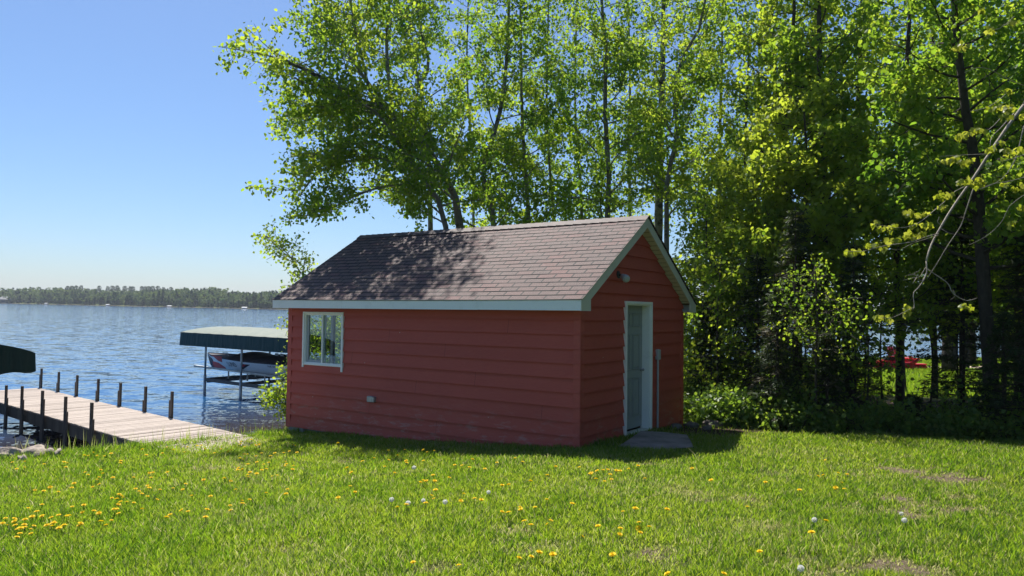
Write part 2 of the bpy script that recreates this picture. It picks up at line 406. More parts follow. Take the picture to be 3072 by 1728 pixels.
gx, gy = V[:, 0], V[:, 1]
at1 = gme.attributes.new('bare', 'FLOAT', 'POINT'); at1.data.foreach_set('value', bare_at(gx, gy).astype(np.float32))
at2 = gme.attributes.new('wood', 'FLOAT', 'POINT'); at2.data.foreach_set('value', wood_at(gx, gy).astype(np.float32))
def ground_mat():
    m, nt, b = mat('ground_soil'); v = coord(nt)
    g = ramp(nt, noise(nt, v, 5, 8, .7), [(.3, (.045, .075, .012)), (.55, (.075, .11, .018)), (.75, (.16, .15, .06))])
    soil = ramp(nt, noise(nt, v, 40, 6, .75), [(.3, (.06, .045, .03)), (.5, (.16, .12, .085)), (.7, (.30, .24, .18))])
    litter = ramp(nt, noise(nt, v, 18, 8, .8), [(.35, (.022, .016, .010)), (.55, (.07, .048, .03)), (.72, (.17, .12, .08))])
    n2 = noise(nt, v, 16, 6, .7); ad = nt.nodes.new('ShaderNodeMath'); ad.operation = 'ADD'; nt.links.new(attr(nt, 'bare'), ad.inputs[0]); nt.links.new(n2, ad.inputs[1])
    k = ramp(nt, ad.outputs[0], [(.62, 0.0), (.85, 1.0)])
    c = mixc(nt, k, g, soil); c = mixc(nt, attr(nt, 'wood'), c, litter)
    # lake bed: dark brown sand below the waterline
    tc = nt.nodes.new('ShaderNodeTexCoord'); sep = nt.nodes.new('ShaderNodeSeparateXYZ'); nt.links.new(tc.outputs['Object'], sep.inputs[0])
    mr = N(nt, 'ShaderNodeMapRange'); mr.inputs['From Min'].default_value = ZW+.04; mr.inputs['From Max'].default_value = ZW+.22; nt.links.new(sep.outputs[2], mr.inputs['Value'])
    c = mixc(nt, mr.outputs[0], (.12, .075, .04), c)
    nt.links.new(c, b.inputs['Base Color']); b.inputs['Roughness'].default_value = .95; b.inputs['Specular IOR Level'].default_value = .15
    bump(nt, b, noise(nt, v, 30, 6, .75), .03)
    return m
ground = link('ground', gme, ground_mat()); tag(ground, kind='structure')

# ------------------------------------------------------------------ water
def water_mat():
    m, nt, b = mat('lake_water')
    nt.links.new(mixc(nt, attr(nt, 'shallow'), (.014, .078, .20), (.050, .032, .018)), b.inputs['Base Color'])
    b.inputs['Roughness'].default_value = .05; b.inputs['IOR'].default_value = 1.333
    def nz(scale_vec, sc, det):
        n = nt.nodes.new('ShaderNodeTexNoise'); n.inputs['Scale'].default_value = sc; n.inputs['Detail'].default_value = det; n.inputs['Roughness'].default_value = .5
        nt.links.new(coord(nt, scale_vec), n.inputs['Vector']); return n.outputs['Color']
    def vm(op, a, b_):
        x = nt.nodes.new('ShaderNodeVectorMath'); x.operation = op
        for i, q in enumerate((a, b_)):
            if isinstance(q, bpy.types.NodeSocket): nt.links.new(q, x.inputs[i])
            else: x.inputs[i].default_value = q
        return x.outputs[0]
    h = (.5, .5, .5)
    # wave slopes: x, y components of the surface normal, three sizes of ripple
    a = vm('MULTIPLY', vm('SUBTRACT', nz((.45, 1.0, 1), 1.5, 2), h), (WSX*1.0, WSY*1.0, 0))
    c = vm('MULTIPLY', vm('SUBTRACT', nz((.5, 1.1, 1), 4.5, 2), h), (WSX*.9, WSY*.9, 0))
    d = vm('MULTIPLY', vm('SUBTRACT', nz((.7, 1.0, 1), 12.0, 1), h), (WSX*.5, WSY*.5, 0))
    n = vm('NORMALIZE', vm('ADD', vm('ADD', vm('ADD', a, c), d), (0, 0, 1)), (0, 0, 0))
    nt.links.new(n, b.inputs['Normal'])
    return m
WSX, WSY = .15, .30
wx = axis([(-6000, -400, 1400), (-400, -60, 85), (-60, -24, 6), (-24, 14, .5), (14, 60, 4), (60, 400, 85), (400, 6000, 1400)])
wy = axis([(-400, -40, 60), (-40, 0, 5), (0, 40, .5), (40, 80, 5), (80, 1200, 140)])
X, Y = np.meshgrid(wx, wy); V = np.stack([X, Y, np.full_like(X, ZW)], -1).reshape(-1, 3); nx, ny = len(wx), len(wy)
i = (np.arange(nx-1)[None, :]+np.arange(ny-1)[:, None]*nx).ravel()
wme = mesh_np('lake_water', V, quads=np.stack([i, i+1, i+1+nx, i+nx], 1))
a_ = wme.attributes.new('shallow', 'FLOAT', 'POINT'); a_.data.foreach_set('value', (1-sstep(.5, 9, -sdist(V[:, 0], V[:, 1]))).astype(np.float32))
tag(link('lake_water', wme, water_mat()), kind='structure')

# ------------------------------------------------------------------ far shore wood (reads as one mass), its tall pines and cabin
def clump_quads(rng, C, size, flat=.6):
    n = len(C); a = rng.normal(size=(n, 3)); a /= np.linalg.norm(a, axis=1)[:, None]
    b = rng.normal(size=(n, 3)); b -= (b*a).sum(1)[:, None]*a; b /= np.linalg.norm(b, axis=1)[:, None]
    s = (size*rng.uniform(.6, 1.3, n))[:, None] if np.isscalar(size) else size[:, None]
    V = np.stack([C-a*s, C-b*s*flat, C+a*s, C+b*s*flat], 1).reshape(-1, 3)
    q = np.arange(4*n).reshape(n, 4); return V, q
rng = np.random.RandomState(11)
Vs, Rn = [], []
for i in range(2600):
    if i < 2100: x = rng.uniform(-470, -60)
    else: x = rng.uniform(-60, 760)
    dep = rng.uniform(0, 1)**1.3*85; y = fary(x)+2+dep
    h = rng.uniform(6.0, 10.6)*(1+.13*math.sin(x*.045)+.10*math.sin(x*.11+2))*(.62 if dep < 6 else 1); zb = ZW+.3+dep*.04; kind = rng.rand()
    n = 60 if i < 2100 else 34
    t = rng.uniform(0.0, 1, n)
    if kind < .4: rr = (1-t)*h*.17+.25; base = rng.uniform(.05, .35)                # spruce
    else: rr = np.sqrt(np.clip(1-((t-.5)/.55)**2, 0, 1))*h*.25+.2; base = rng.uniform(.45, 1.0)
    th = rng.uniform(0, 6.28, n); rr = rr*np.sqrt(rng.uniform(.3, 1, n))
    Vs.append(np.stack([x+rr*np.cos(th), y+rr*np.sin(th), zb+t*h], 1)); Rn.append(np.clip(base+rng.normal(0, .08, n), 0, 1))
C = np.concatenate(Vs); R_ = np.concatenate(Rn)
Vq, q = clump_quads(rng, C, .95)
o = link('far_wood', mesh_np('far_wood', Vq, quads=q, rnd=np.repeat(R_, 4)), M['far_leaf'])
tag(o, 'mixed green wood along the far shore of the lake', 'wood', kind='stuff')

pine_px = [(268*.334, 128), (296*.334, 133), (605*.334, 120), (643*.334, 118), (678*.334, 116), (725*.334, 115), (888*.334, 118), (962*.334, 122), (1005*.334, 118), (1050*.334, 116),
           (1118*.334, 120), (1165*.334, 124), (1190*.334, 124), (1270*.334, 122), (1300*.334, 122), (1330*.334, 122), (1368*.334, 120), (1415*.334, 120), (1465*.334, 132), (1532*.334, 130), (1628*.334, 145), (1765*.334, 142), (1855*.334, 148), (2447*.334, 160)]
def make_pine():
    r = empty('pine_tree', (0, 0, 0)); b = MB(); b.tube([(0, 0, 0), (.1, 0, 9), (0, .1, 18.5)], [.3, .22, .08], 6); b.build('trunk', M['dark_bark'], r)
    n = 190; rg = np.random.RandomState(5); t = rg.uniform(0, 1, n); rr = np.sqrt(np.clip(1-((t-.35)/.68)**2, 0, 1))*2.7*np.sqrt(rg.uniform(.1, 1, n)); th = rg.uniform(0, 6.28, n)
    Cc = np.stack([rr*np.cos(th), rr*np.sin(th), 13.2+t*5.6], 1); Vq, q = clump_quads(rg, Cc, .62, .5)
    link('crown', mesh_np('crown', Vq, quads=q, rnd=np.repeat(rg.uniform(0, .3, n), 4)), M['far_leaf'], r); return r
pine0 = make_pine()
for i, (px, cy) in enumerate(pine_px):
    o = pine0 if i == 0 else copy_tree(pine0)
    d = ray(px, 905); yy = 560
    for _ in range(6): yy = fary(d[0]/d[1]*yy)+45+(i*7) % 20
    top = at(px, 820+cy*.334-2, yy)[2]; s = (top-(ZW+1.5))/18.8
    o.location = (d[0]/d[1]*yy, yy, ZW+1.5); o.rotation_euler.z = i*1.7; o.scale = (s*(.85+.3*((i*13) % 7)/7),)*2+(s,)
    lab = 'tall dark pine standing above the far shore skyline'
    if i == 0: lab = 'leftmost tall dark pine on the far shore skyline'
    if i == 5: lab = 'tall dark pine standing apart, right of the group of three pines on the far skyline'
    if i == 23: lab = 'lone small pine on the far skyline just left of the shed roof eave'
    tag(o, lab, 'pine tree', 'pines above the far shore skyline')
p = at(30, 905, 588)
cb = empty('cabin', (p[0], fary(p[0])+1.0, ZW+1.4), 'small grey roofed cabin among trees on the far shore at left', 'cabin')
b = MB(); b.box(-7, 7, 0, 7, -1.2, 1.6); b.build('wall', simple('cabin_wall', (.10, .08, .06)), cb)
b = MB(); b.poly([(-8.5, -1, 1.5), (8.5, -1, 1.5), (5, 3.4, 4.0), (-5, 3.4, 4.0)], (0, 0, .25)); b.poly([(8.5, 8, 1.5), (-8.5, 8, 1.5), (-5, 3.6, 4.0), (5, 3.6, 4.0)], (0, 0, .25)); b.build('roof', simple('cabin_roof', (.16, .16, .155), .7), cb)
for x0_, x1_ in ((-4, -1), (1, 4.5)):
    b = MB(); b.box(x0_, x1_, -.12, -.02, -.6, .9); b.build('window', M['hull_navy'], cb)
for k, (px, wdt, lab) in enumerate([(140, 1.6, 'tiny white boat moored on the far shore right of the cabin'), (325, 2.2, 'small white boathouse at the far waterline, left of the sandy landing'), (510, 2.6, 'small pale boathouse at the far waterline, right of the sandy landing'), (735, 3.2, 'low pale boathouse at the far waterline nearest the shed')]):
    p = at(px, 918, 500)
    for _ in range(6): yy = fary(p[0]); p = at(px, 918, yy)
    b = MB(); b.box(-wdt/2, wdt/2, 0, 2.5, -.3, .3, bev=.1); b.poly([(-wdt/2-.2, -.2, .3), (wdt/2+.2, -.2, .3), (wdt/2+.2, 1.2, .7), (-wdt/2-.2, 1.2, .7)], (0, 0, .1)); b.poly([(-wdt/2-.2, 1.3, .7), (wdt/2+.2, 1.3, .7), (wdt/2+.2, 2.7, .3), (-wdt/2-.2, 2.7, .3)], (0, 0, .1))
    o = b.build('moored_boat' if k == 0 else 'far_boathouse', M['grey_plastic']); o.location = (p[0], yy-1.5, ZW+.25); tag(o, lab, 'boat' if k == 0 else 'boathouse')

# ------------------------------------------------------------------ the shed
L_, W_, H_, OE, OG, FH, SL = 6.245, 3.927, 1.95, .258, .167, .159, .624
shed = empty('boathouse_shed', SC, 'red lap sided shed with a shingled gable roof on the lake bank', 'shed', rot=(0, -.0082, -.5957))
ZB = -.27; EXP = .2065; LAP0 = 1.813
WX0, WX1, WZ0, WZ1 = -5.80, -4.81, .935, 1.845      # window opening on the long wall
DY0, DY1, DZ1 = 1.452, 2.395, 2.072                # door opening on the gable
lap = [z for z in (LAP0-EXP*k for k in range(-9, 11))]
def wall_piece(mb, horiz0, horiz1, ztop, place, openings, flat=False, off=(.036, .003)):
    """place(h, z, d) -> xyz; horiz0/1 functions of z"""
    cuts = sorted(set([ZB, ztop]+[z for z in lap if ZB < z < ztop]+[o[2] for o in openings]+[o[3] for o in openings if o[3] < ztop]))
    cuts = [c for c in cuts if ZB <= c <= ztop]
    def dep(z, below):
        # depth of a board: proud at its butt (bottom), flush at its top
        for a in sorted(lap+[ZB]):
            pass
        ks = sorted(set([ZB]+lap)); import bisect
        i = bisect.bisect_right(ks, z+1e-6)-1
        if below: i = bisect.bisect_left(ks, z-1e-6)-1
        i = max(i, 0); a = ks[i]; b_ = a+EXP if a > ZB else a+EXP
        t = min(1, max(0, (z-a)/(b_-a))); return off[0]+(off[1]-off[0])*t
    for z0, z1 in zip(cuts[:-1], cuts[1:]):
        d0, d1 = (0, 0) if flat else (dep(z0, False), dep(z1, True))
        segs = [('L', 'R')]; ops = [o for o in openings if o[2] < z1-1e-6 and o[3] > z0+1e-6]
        parts = []
        if ops:
            ops.sort(); parts.append((None, ops[0][0]))
            for a, b in zip(ops[:-1], ops[1:]): parts.append((a[1], b[0]))
            parts.append((ops[-1][1], None))
        else: parts = [(None, None)]
        for a, b in parts:
            a0, a1 = (horiz0(z0), horiz0(z1)) if a is None else (a, a)
            b0, b1 = (horiz1(z0), horiz1(z1)) if b is None else (b, b)
            if a0 >= b0: continue
            a1, b1 = min(a1, max(a1, b1)), max(b1, a1)
            r = random.random()
            mb.add([place(a0, z0, d0), place(b0, z0, d0), place(b1, z1, d1), place(a1, z1, d1)], [(0, 1, 2, 3)], rnd=r)
            if not flat: mb.add([place(a0, z0, d0), place(a0, z0, d0-.035), place(b0, z0, d0-.035), place(b0, z0, d0)], [(0, 1, 2, 3)], rnd=r)
cst = lambda v: (lambda z: v)
TOPG = H_+FH-.165                                  # underside of the rake at the wall line y=0
def gl(z): return max(0.0, (z-(TOPG+.16))/SL)
def gr(z): return W_-max(0.0, (z-(TOPG+.16))/SL)
APEX = TOPG+.16+SL*W_/2
wop = [(WX0, WX1, WZ0, WZ1)]; dop = [(DY0, DY1, ZB-.1, DZ1)]; gop = [(.35, 1.75, .75, 1.85), (2.1, 3.4, .75, 1.85)]
b = MB(); wall_piece(b, cst(-L_), cst(0), H_+.02, lambda h, z, d: (h, -d, z), wop)
for k, x in enumerate((-1.22, -3.66, -2.44, -4.55, -1.83, -3.05, -.61, -4.1, -2.6)):
    z0 = LAP0-EXP*(k+1); b.add([(x, -.0375, z0+.001), (x+.004, -.0375, z0+.001), (x+.004, -.0045, z0+EXP-.002), (x, -.0045, z0+EXP-.002)], [(0, 1, 2, 3)], 1)
b.build('wall', [M['siding'], simple('joint_shadow_gap', (.10, .03, .025), .9)], shed)
b = MB(); wall_piece(b, cst(-L_), cst(0), H_+.02, lambda h, z, d: (-L_-h, W_+d, z), []); b.build('wall', M['siding'], shed)
b = MB(); wall_piece(b, gl, gr, APEX, lambda h, z, d: (d, h, z), dop); b.build('gable_wall', M['siding'], shed)
b = MB(); wall_piece(b, gl, gr, APEX, lambda h, z, d: (-L_-d, W_-h, z), [(W_-b_, W_-a_, c_, d_) for a_, b_, c_, d_ in gop]); b.build('gable_wall', M['siding'], shed)
T = .10
b = MB()
wall_piece(b, cst(-L_+T), cst(-T), H_+.02, lambda h, z, d: (h, T, z), wop, True)
wall_piece(b, cst(-L_+T), cst(-T), H_+.02, lambda h, z, d: (h, W_-T, z), [], True)
wall_piece(b, lambda z: max(T, gl(z)), lambda z: min(W_-T, gr(z)), APEX, lambda h, z, d: (-T, h, z), dop, True)
wall_piece(b, lambda z: max(T, gl(z)), lambda z: min(W_-T, gr(z)), APEX, lambda h, z, d: (-L_+T, h, z), gop, True)
b.box(-L_+T, -T, T, W_-T, ZB+.10, ZB+.16)
b.build('interior_lining', M['plywood'], shed)
# opening reveals
b = MB()
def reveal(mb, a0, a1, z0, z1, f):
    for p, q in (((a0, z0), (a1, z0)), ((a1, z0), (a1, z1)), ((a1, z1), (a0, z1)), ((a0, z1), (a0, z0))):
        mb.add([f(*p, .004), f(*q, .004), f(*q, T+.01), f(*p, T+.01)], [(0, 1, 2, 3)])
reveal(b, WX0, WX1, WZ0, WZ1, lambda h, z, d: (h, d, z))
for o_ in gop: reveal(b, *o_, lambda h, z, d: (-L_+d, h, z))
b.build('opening_reveal', M['white_trim'], shed)
# corner boards
b = MB()
for (x, y, sx, sy) in ((0, 0, 1, -1), (-L_, 0, -1, -1), (0, W_, 1, 1), (-L_, W_, -1, 1)):
    zt = H_+.015
    x0, x1 = sorted((x+sx*.026, x-sx*.085)); y0, y1 = sorted((y+sy*.028, y+sy*.004)); 
    c = MB(); c.box(x0, x1, y0, y1, ZB-.01, zt, bev=.003)
    x0, x1 = sorted((x+sx*.028, x+sx*.004)); y0, y1 = sorted((y+sy*.003, y-sy*.085)); c.box(x0, x1, y0, y1, ZB-.01, zt-.003, bev=.003)
    c.build('corner_board', M['red_trim'], shed)
# roof: stepped courses of shingles
YE = -OE-.03; X0r, X1r = -L_-OG-.025, OG+.025
ZE = H_+FH
def roof_z(y, lift=0): return ZE+SL*(y+OE)+lift
half = W_/2-YE; slope_len = half*math.sqrt(1+SL*SL)
nc = int(round(slope_len/.1275)); nseg = 40
me_v, me_f, uvs, rn = [], [], [], []
rg = random.Random(8)
for side in (0, 1):
    for c in range(nc):
        ya, yb = YE+half*c/nc, YE+half*(c+1)/nc
        for s in range(nseg):
            xa, xb = X0r+(X1r-X0r)*s/nseg, X0r+(X1r-X0r)*(s+1)/nseg
            def P(x, y, l):
                wob = .0012*math.sin(x*2.1+c*1.7)+.0008*math.sin(x*5.3+c)
                sag = -.012*math.sin(math.pi*(x-X0r)/(X1r-X0r))
                z = roof_z(y, l)+wob*(l > .01)+sag
                return (x, y if side == 0 else W_-y, z)
            vv = [P(xa, ya, .019), P(xb, ya, .019), P(xb, yb, .014), P(xa, yb, .014), P(xa, ya, .010), P(xb, ya, .010)]
            bi = len(me_v); me_v += vv
            f1, f2 = (0, 1, 2, 3), (4, 5, 1, 0)
            if side: f1, f2 = f1[::-1], f2[::-1]
            ua = [(xa+7, c*.1275+.004), (xb+7, c*.1275+.004), (xb+7, (c+1)*.1275-.006), (xa+7, (c+1)*.1275-.006), (xa+7, c*.1275+.004), (xb+7, c*.1275+.004)]
            for f in (f1, f2):
                me_f.append(tuple(bi+k for k in f)); uvs += [ua[k] for k in f]
rme = bpy.data.meshes.new('shingle_roof'); rme.from_pydata(me_v, [], me_f)
ul = rme.uv_layers.new(name='UVMap'); ul.data.foreach_set('uv', np.array(uvs, np.float32).ravel()); rme.update()
roof = link('shingle_roof', rme, M['shingle'], shed)
b = MB()   # ridge caps and roof deck
zr = roof_z(W_/2)
k = 0; x = X0r
while x < X1r-.02:
    xe = min(x+.17, X1r); l = .034
    for sg in (-1, 1):
        y1 = W_/2+sg*.13
        b.add([(x, W_/2, zr+l+.006), (xe, W_/2, zr+l-.002), (xe, y1, zr+l-.002-.13*SL-.006), (x, y1, zr+l+.002-.13*SL)], [(0, 1, 2, 3) if sg < 0 else (3, 2, 1, 0)])
    x = xe; k += 1
b.build('ridge_cap', simple('ridge_shingle', (.10, .068, .064), .7, var=.35, scale=8, bscale=200, bdist=.003), roof)
b = MB()
for sg in (0, 1):
    Y = lambda y: y if sg == 0 else W_-y
    b.add([(X0r+.03, Y(YE+.035), roof_z(YE+.035)-.004), (X1r-.03, Y(YE+.035), roof_z(YE+.035)-.004), (X1r-.03, W_/2, zr-.004), (X0r+.03, W_/2, zr-.004),
           (X0r+.03, Y(YE+.035), roof_z(YE+.035)-.02), (X1r-.03, Y(YE+.035), roof_z(YE+.035)-.02), (X1r-.03, W_/2, zr-.02), (X0r+.03, W_/2, zr-.02)],
          [(0, 1, 2, 3), (4, 5, 6, 7), (0, 1, 5, 4), (1, 2, 6, 5), (0, 3, 7, 4)])
b.build('roof_deck', M['plywood'], roof)
# fascias, rake boards, soffits
for sg in (0, 1):
    b = MB(); ya, yb = (-OE-.02, -OE) if sg == 0 else (W_+OE, W_+OE+.02)
    for xa, xb in ((-L_-OG, -4.563), (-4.558, -1.62), (-1.617, OG)): b.box(xa, xb, ya, yb, H_+.002*(xa > -2), ZE-.004)
    b.build('fascia', M['white_trim'], shed)
    b = MB(); ya, yb = (-OE, -.03) if sg == 0 else (W_+.03, W_+OE)
    b.box(-L_-OG, OG-.024, ya, yb, H_+.012, H_+.022); b.build('eave_soffit', M['soffit'], shed)
for xe, dx in ((OG, -.022), (-L_-OG, .022)):
    for sg in (0, 1):
        Y = (lambda y: y) if sg == 0 else (lambda y: W_-y)
        yb = .012; zb = roof_z(yb)-.165
        pts = [(xe, Y(-OE-.001), H_-.002), (xe, Y(yb), H_-.002), (xe, Y(yb), zb), (xe, W_/2, zr-.165), (xe, W_/2, zr-.006), (xe, Y(-OE-.001), ZE-.006)]
        if sg: pts = pts[::-1]
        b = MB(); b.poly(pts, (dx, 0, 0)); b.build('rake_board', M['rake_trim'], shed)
        b = MB()
        x_in, x_out = (.0, OG-.022) if xe > 0 else (-L_-OG+.022, -L_)
        zz = lambda y: roof_z(y)-.150
        vs_ = [(x_in, Y(0.0), zz(0.0)), (x_out, Y(0.0), zz(0.0)), (x_out, W_/2, zz(W_/2)), (x_in, W_/2, zz(W_/2))]
        b.add(vs_+[(a, c, d+.01) for a, c, d in vs_], [(0, 1, 2, 3), (4, 5, 6, 7), (0, 1, 5, 4)]); b.build('rake_soffit', M['soffit'], shed)
# door
door = None
b = MB(); xd = -.105
b.box(xd-.04, xd, DY0+.022, DY1-.022, .035, DZ1-.02)
W2 = (DY1-DY0-.044); 
cols_ = [(DY0+.022+W2*.13, DY0+.022+W2*.44), (DY0+.022+W2*.56, DY0+.022+W2*.87)]
for (ya, yb) in cols_:
    for za, zb_ in ((.22, .86), (1.0, 1.58), (1.70, 1.93)):
        # raised and sunk moulding around each panel
        for (p, q, r, s_, d) in ((ya, yb, za, za+.018, .012), (ya, yb, zb_-.018, zb_, .012), (ya, ya+.018, za+.018, zb_-.018, .012), (yb-.018, yb, za+.018, zb_-.018, .012), (ya+.045, yb-.045, za+.045, zb_-.045, .008)):
            b.box(xd+.0004, xd+d, p, q, r, s_, bev=.005)
door = b.build('door', M['door_paint'], shed)
b = MB(); b.tube([(xd, DY1-.09, .98), (xd+.02, DY1-.09, .98), (xd+.03, DY1-.09, .98), (xd+.05, DY1-.09, .98), (xd+.065, DY1-.09, .98)], [.026, .026, .012, .028, .018], 12); b.build('handle', M['galv'], door)
b = MB()
b.box(-.13, .034, DY0-.002, DY0+.02, -.004, DZ1); b.box(-.13, .034, DY1-.02, DY1+.002, -.004, DZ1); b.box(-.13, .033, DY0+.02, DY1-.02, DZ1-.02, DZ1+.001)
b.box(-.001, .060, DY0-.046, DY0-.002, -.006, DZ1+.045, bev=.003); b.box(-.001, .060, DY1+.002, DY1+.046, -.006, DZ1+.045, bev=.003); b.box(-.001, .0585, DY0-.002, DY1+.002, DZ1+.001, DZ1+.044, bev=.003)
b.build('door_frame', M['white_trim'], shed)
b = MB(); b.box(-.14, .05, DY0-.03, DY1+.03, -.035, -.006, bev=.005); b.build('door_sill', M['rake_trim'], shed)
b = MB(); b.box(-.13, .10, DY0-.62, DY1+.03, -.11, -.04, bev=.008); b.build('sill_timber', M['wood_dark'], shed)
# window
win = empty('window'); win.parent = shed
b = MB()
FW = .042
b.box(WX0-FW, WX0, -.045, -.004, WZ0-.075, WZ1+FW, bev=.004); b.box(WX1, WX1+FW+.006, -.045, -.004, WZ0-.115, WZ1+FW, bev=.004); b.box(WX0+.0005, WX1-.0005, -.043, -.004, WZ1, WZ1+FW-.002, bev=.004)
b.box(WX0-.0, WX1, -.038, -.002, WZ0-.03, WZ0, bev=.004)
b.build('window_frame', M['white_trim'], win)
b = MB(); xm = (WX0+WX1)/2-.02
b.box(WX0, WX0+.022, -.02, .05, WZ0, WZ1); b.box(WX1-.022, WX1, -.02, .05, WZ0, WZ1); b.box(WX0+.022, WX1-.022, -.018, .05, WZ1-.02, WZ1); b.box(WX0+.022, WX1-.022, -.018, .05, WZ0, WZ0+.022)
b.box(xm-.016, xm+.016, -.022, .03, WZ0+.022, WZ1-.02); b.build('sash', M['white_trim'], win)
b = MB(); b.box(WX0+.022, WX0+.07, .012, .04, WZ0+.022, WZ1-.02); b.box(WX0+.07, xm-.016, .012, .04, WZ0+.022, WZ0+.06); b.box(xm+.016, xm+.045, .012, .04, WZ0+.022, WZ1-.02); b.build('inner_sash', M['grey_plastic'], win)
b = MB(); b.box(WX0+.022, xm-.016, .022, .026, WZ0+.022, WZ1-.02); b.build('pane', M['glass'], win)
b = MB(); b.box(xm+.016, WX1-.022, .002, .006, WZ0+.022, WZ1-.02); b.build('pane', M['glass'], win)
for a_, b__, c_, d_ in gop:
    wl = empty('window'); wl.parent = shed
    b = MB(); 
    for p in ((a_-.05, a_, c_-.05, d_+.05), (b__, b__+.05, c_-.05, d_+.05), (a_, b__, d_, d_+.05), (a_, b__, c_-.05, c_)): b.box(-L_-.04, -L_-.004, p[0], p[1], p[2], p[3])
    m_ = (a_+b__)/2; b.box(-L_-.01, -L_+.06, m_-.03, m_+.03, c_, d_); b.build('window_frame', M['grey_plastic'], wl)
    b = MB(); b.box(-L_+.02, -L_+.024, a_, b__, c_, d_); b.build('pane', M['glass'], wl)
# outlet, conduit, lamp
b = MB(); b.box(-4.115, -3.99, -.075, -.008, .350, .452, bev=.008); b.box(-3.985, -3.935, -.085, -.010, .352, .448, bev=.01)
o = b.build('outlet_box', M['galv'], shed)
b = MB(); b.box(.008, .075, 2.655, 2.765, 1.13, 1.31, bev=.012); b.tube([(.045, 2.70, 1.15), (.045, 2.70, .6), (.047, 2.695, -.06)], .018, 8); b.build('conduit_box', M['grey_plastic'], shed)
lamp = MB(); lamp.tube([(.006, 1.18, 2.515), (.03, 1.18, 2.515), (.035, 1.18, 2.515)], [.065, .065, .03], 14); lamp.tube([(.03, 1.18, 2.515), (.07, 1.17, 2.51), (.10, 1.15, 2.50)], [.018, .018, .022], 8)
lo = lamp.build('gable_lamp', M['dark_metal'], shed)
b = MB()
pts = [(.10+.12*t, 1.15-.09*t, 2.50-.055*t) for t in (0, .15, .5, .85, 1)]; b.tube(pts, [.02, .042, .052, .060, .058], 14); b.build('lamp_head', M['grey_plastic'], lo)
b = MB(); b.tube([(.222, 1.058, 2.444), (.232, 1.05, 2.44), (.236, 1.047, 2.438)], [.052, .04, .01], 14); b.build('lamp_glass', M['grey_plastic'], lo)
# concrete blocks under the lake side corner
def shed_pt(a, b_, z=0):   # a along the long wall from the near corner, b_ depth
    return (SC[0]+SU[0]*a+SV[0]*b_, SC[1]+SU[1]*a+SV[1]*b_, z)
for k, (a, b_, lab) in enumerate([(6.02, .10, 'grey concrete block under the left end of the shed wall'), (5.55, .16, 'shaded concrete block under the shed, right of the corner block'), (6.0, 3.7, 'concrete block under the rear lake side corner of the shed')]):
    p = shed_pt(a, b_); b = MB()
    zt = SC[2]+ZB-.0082*a-.004; b.box(-.2, .2, -.1, .1, -.2, 0, bev=.006); b.box(-.19, .21, -.11, .09, -.42, -.203, bev=.006)
    o = b.build('concrete_block', M['concrete']); o.location = (p[0], p[1], zt); o.rotation_euler.z = -.5957+.04*k; tag(o, lab, 'concrete block')
# slab at the door
b = MB(); rg = random.Random(4); pts = []
for (px, py) in [(1922, 1306), (1886, 1325), (1848, 1344), (1900, 1349), (1962, 1352), (2030, 1352), (2084, 1350), (2076, 1332), (2062, 1311), (1990, 1307)]:
    p = gp(px, py); pts.append((p[0], p[1], float(gz(p[0], p[1]))))
pts = pts[::-1] if sum((pts[i][0]-pts[i-1][0])*(pts[i][1]+pts[i-1][1]) for i in range(len(pts))) > 0 else pts
zc = sum(p[2] for p in pts)/len(pts)
SLAB = np.array([(p[0], p[1]) for p in pts]); b.poly([(p[0], p[1], zc-.08) for p in pts], (0, 0, .098)); o = b.build('stone_step', M['slab']); tag(o, 'flat weathered concrete slab on the ground in front of the shed door', 'step slab')

# ------------------------------------------------------------------ dock
dock = empty('dock', (0, 0, 0), 'weathered plank dock with paired wooden posts reaching into the lake', 'dock')
ZD = -2.35
r0 = onz(745, 1308, ZD); r1 = onz(116, 1164, ZD); l0 = onz(430, 1330, ZD); l1 = onz(0, 1206, ZD)
D = (r1-r0)[:2]; Ld = np.linalg.norm(D); D /= Ld; Nn = np.array([D[1], -D[0]])     # Nn points to the right edge
wd = abs(np.dot((r0-l0)[:2], Nn))
dock.location = (r0[0], r0[1], ZD); dock.rotation_euler.z = math.atan2(D[1], D[0])
# local frame: +x outwards, y from 0 (right edge) to +wd (left edge) since left of D is +y
b = MB(); rg = random.Random(5); x = -.9; 
while x < Ld:
    wd_ = .137; b.box(x, x+wd_, -.012-rg.random()*.012, wd+.012+rg.random()*.012, -.036+rg.uniform(-.002, .002), rg.uniform(-.004, .004), rnd=rg.random(), bev=.006); x += wd_+.014
# the end platform widens to the left
x = Ld-1.6
while x < Ld+.0:
    b.box(x, x+.137, wd+.035, wd+3.4, -.036, rg.uniform(-.003, .003), rnd=rg.random(), bev=.004); x += .146
b.build('decking', M['deck'], dock)
for ya in (-.02, wd-.02):
    b = MB(); b.box(-.9, Ld, ya, ya+.04, -.26, -.04); b.build('side_beam', M['wood_dark'], dock)
b = MB()
x = .4
while x < Ld: b.box(x, x+.04, .03, wd-.03, -.22, -.045); x += 1.3
b.box(Ld-1.6, Ld-1.56, wd+.03, wd+3.4, -.26, -.04); b.box(Ld-.04, Ld, wd+.03, wd+3.4, -.26, -.04)
b.build('cross_beam', M['wood_dark'], dock)
def solve_edge(base, px):
    a, c = -1.0, 30.0
    f = lambda t: (lambda p: (1536+F*np.dot(p, RT)/np.dot(p, fwd)))(np.array([base[0]+D[0]*t, base[1]+D[1]*t, ZD]))
    for _ in range(40):
        m_ = (a+c)/2
        if f(m_) > px: a = m_
        else: c = m_
    return a
def ztop_at(base, t, px, py):
    p = np.array([base[0]+D[0]*t, base[1]+D[1]*t]); q = at(px, py, p[1]); return q[2]-ZD
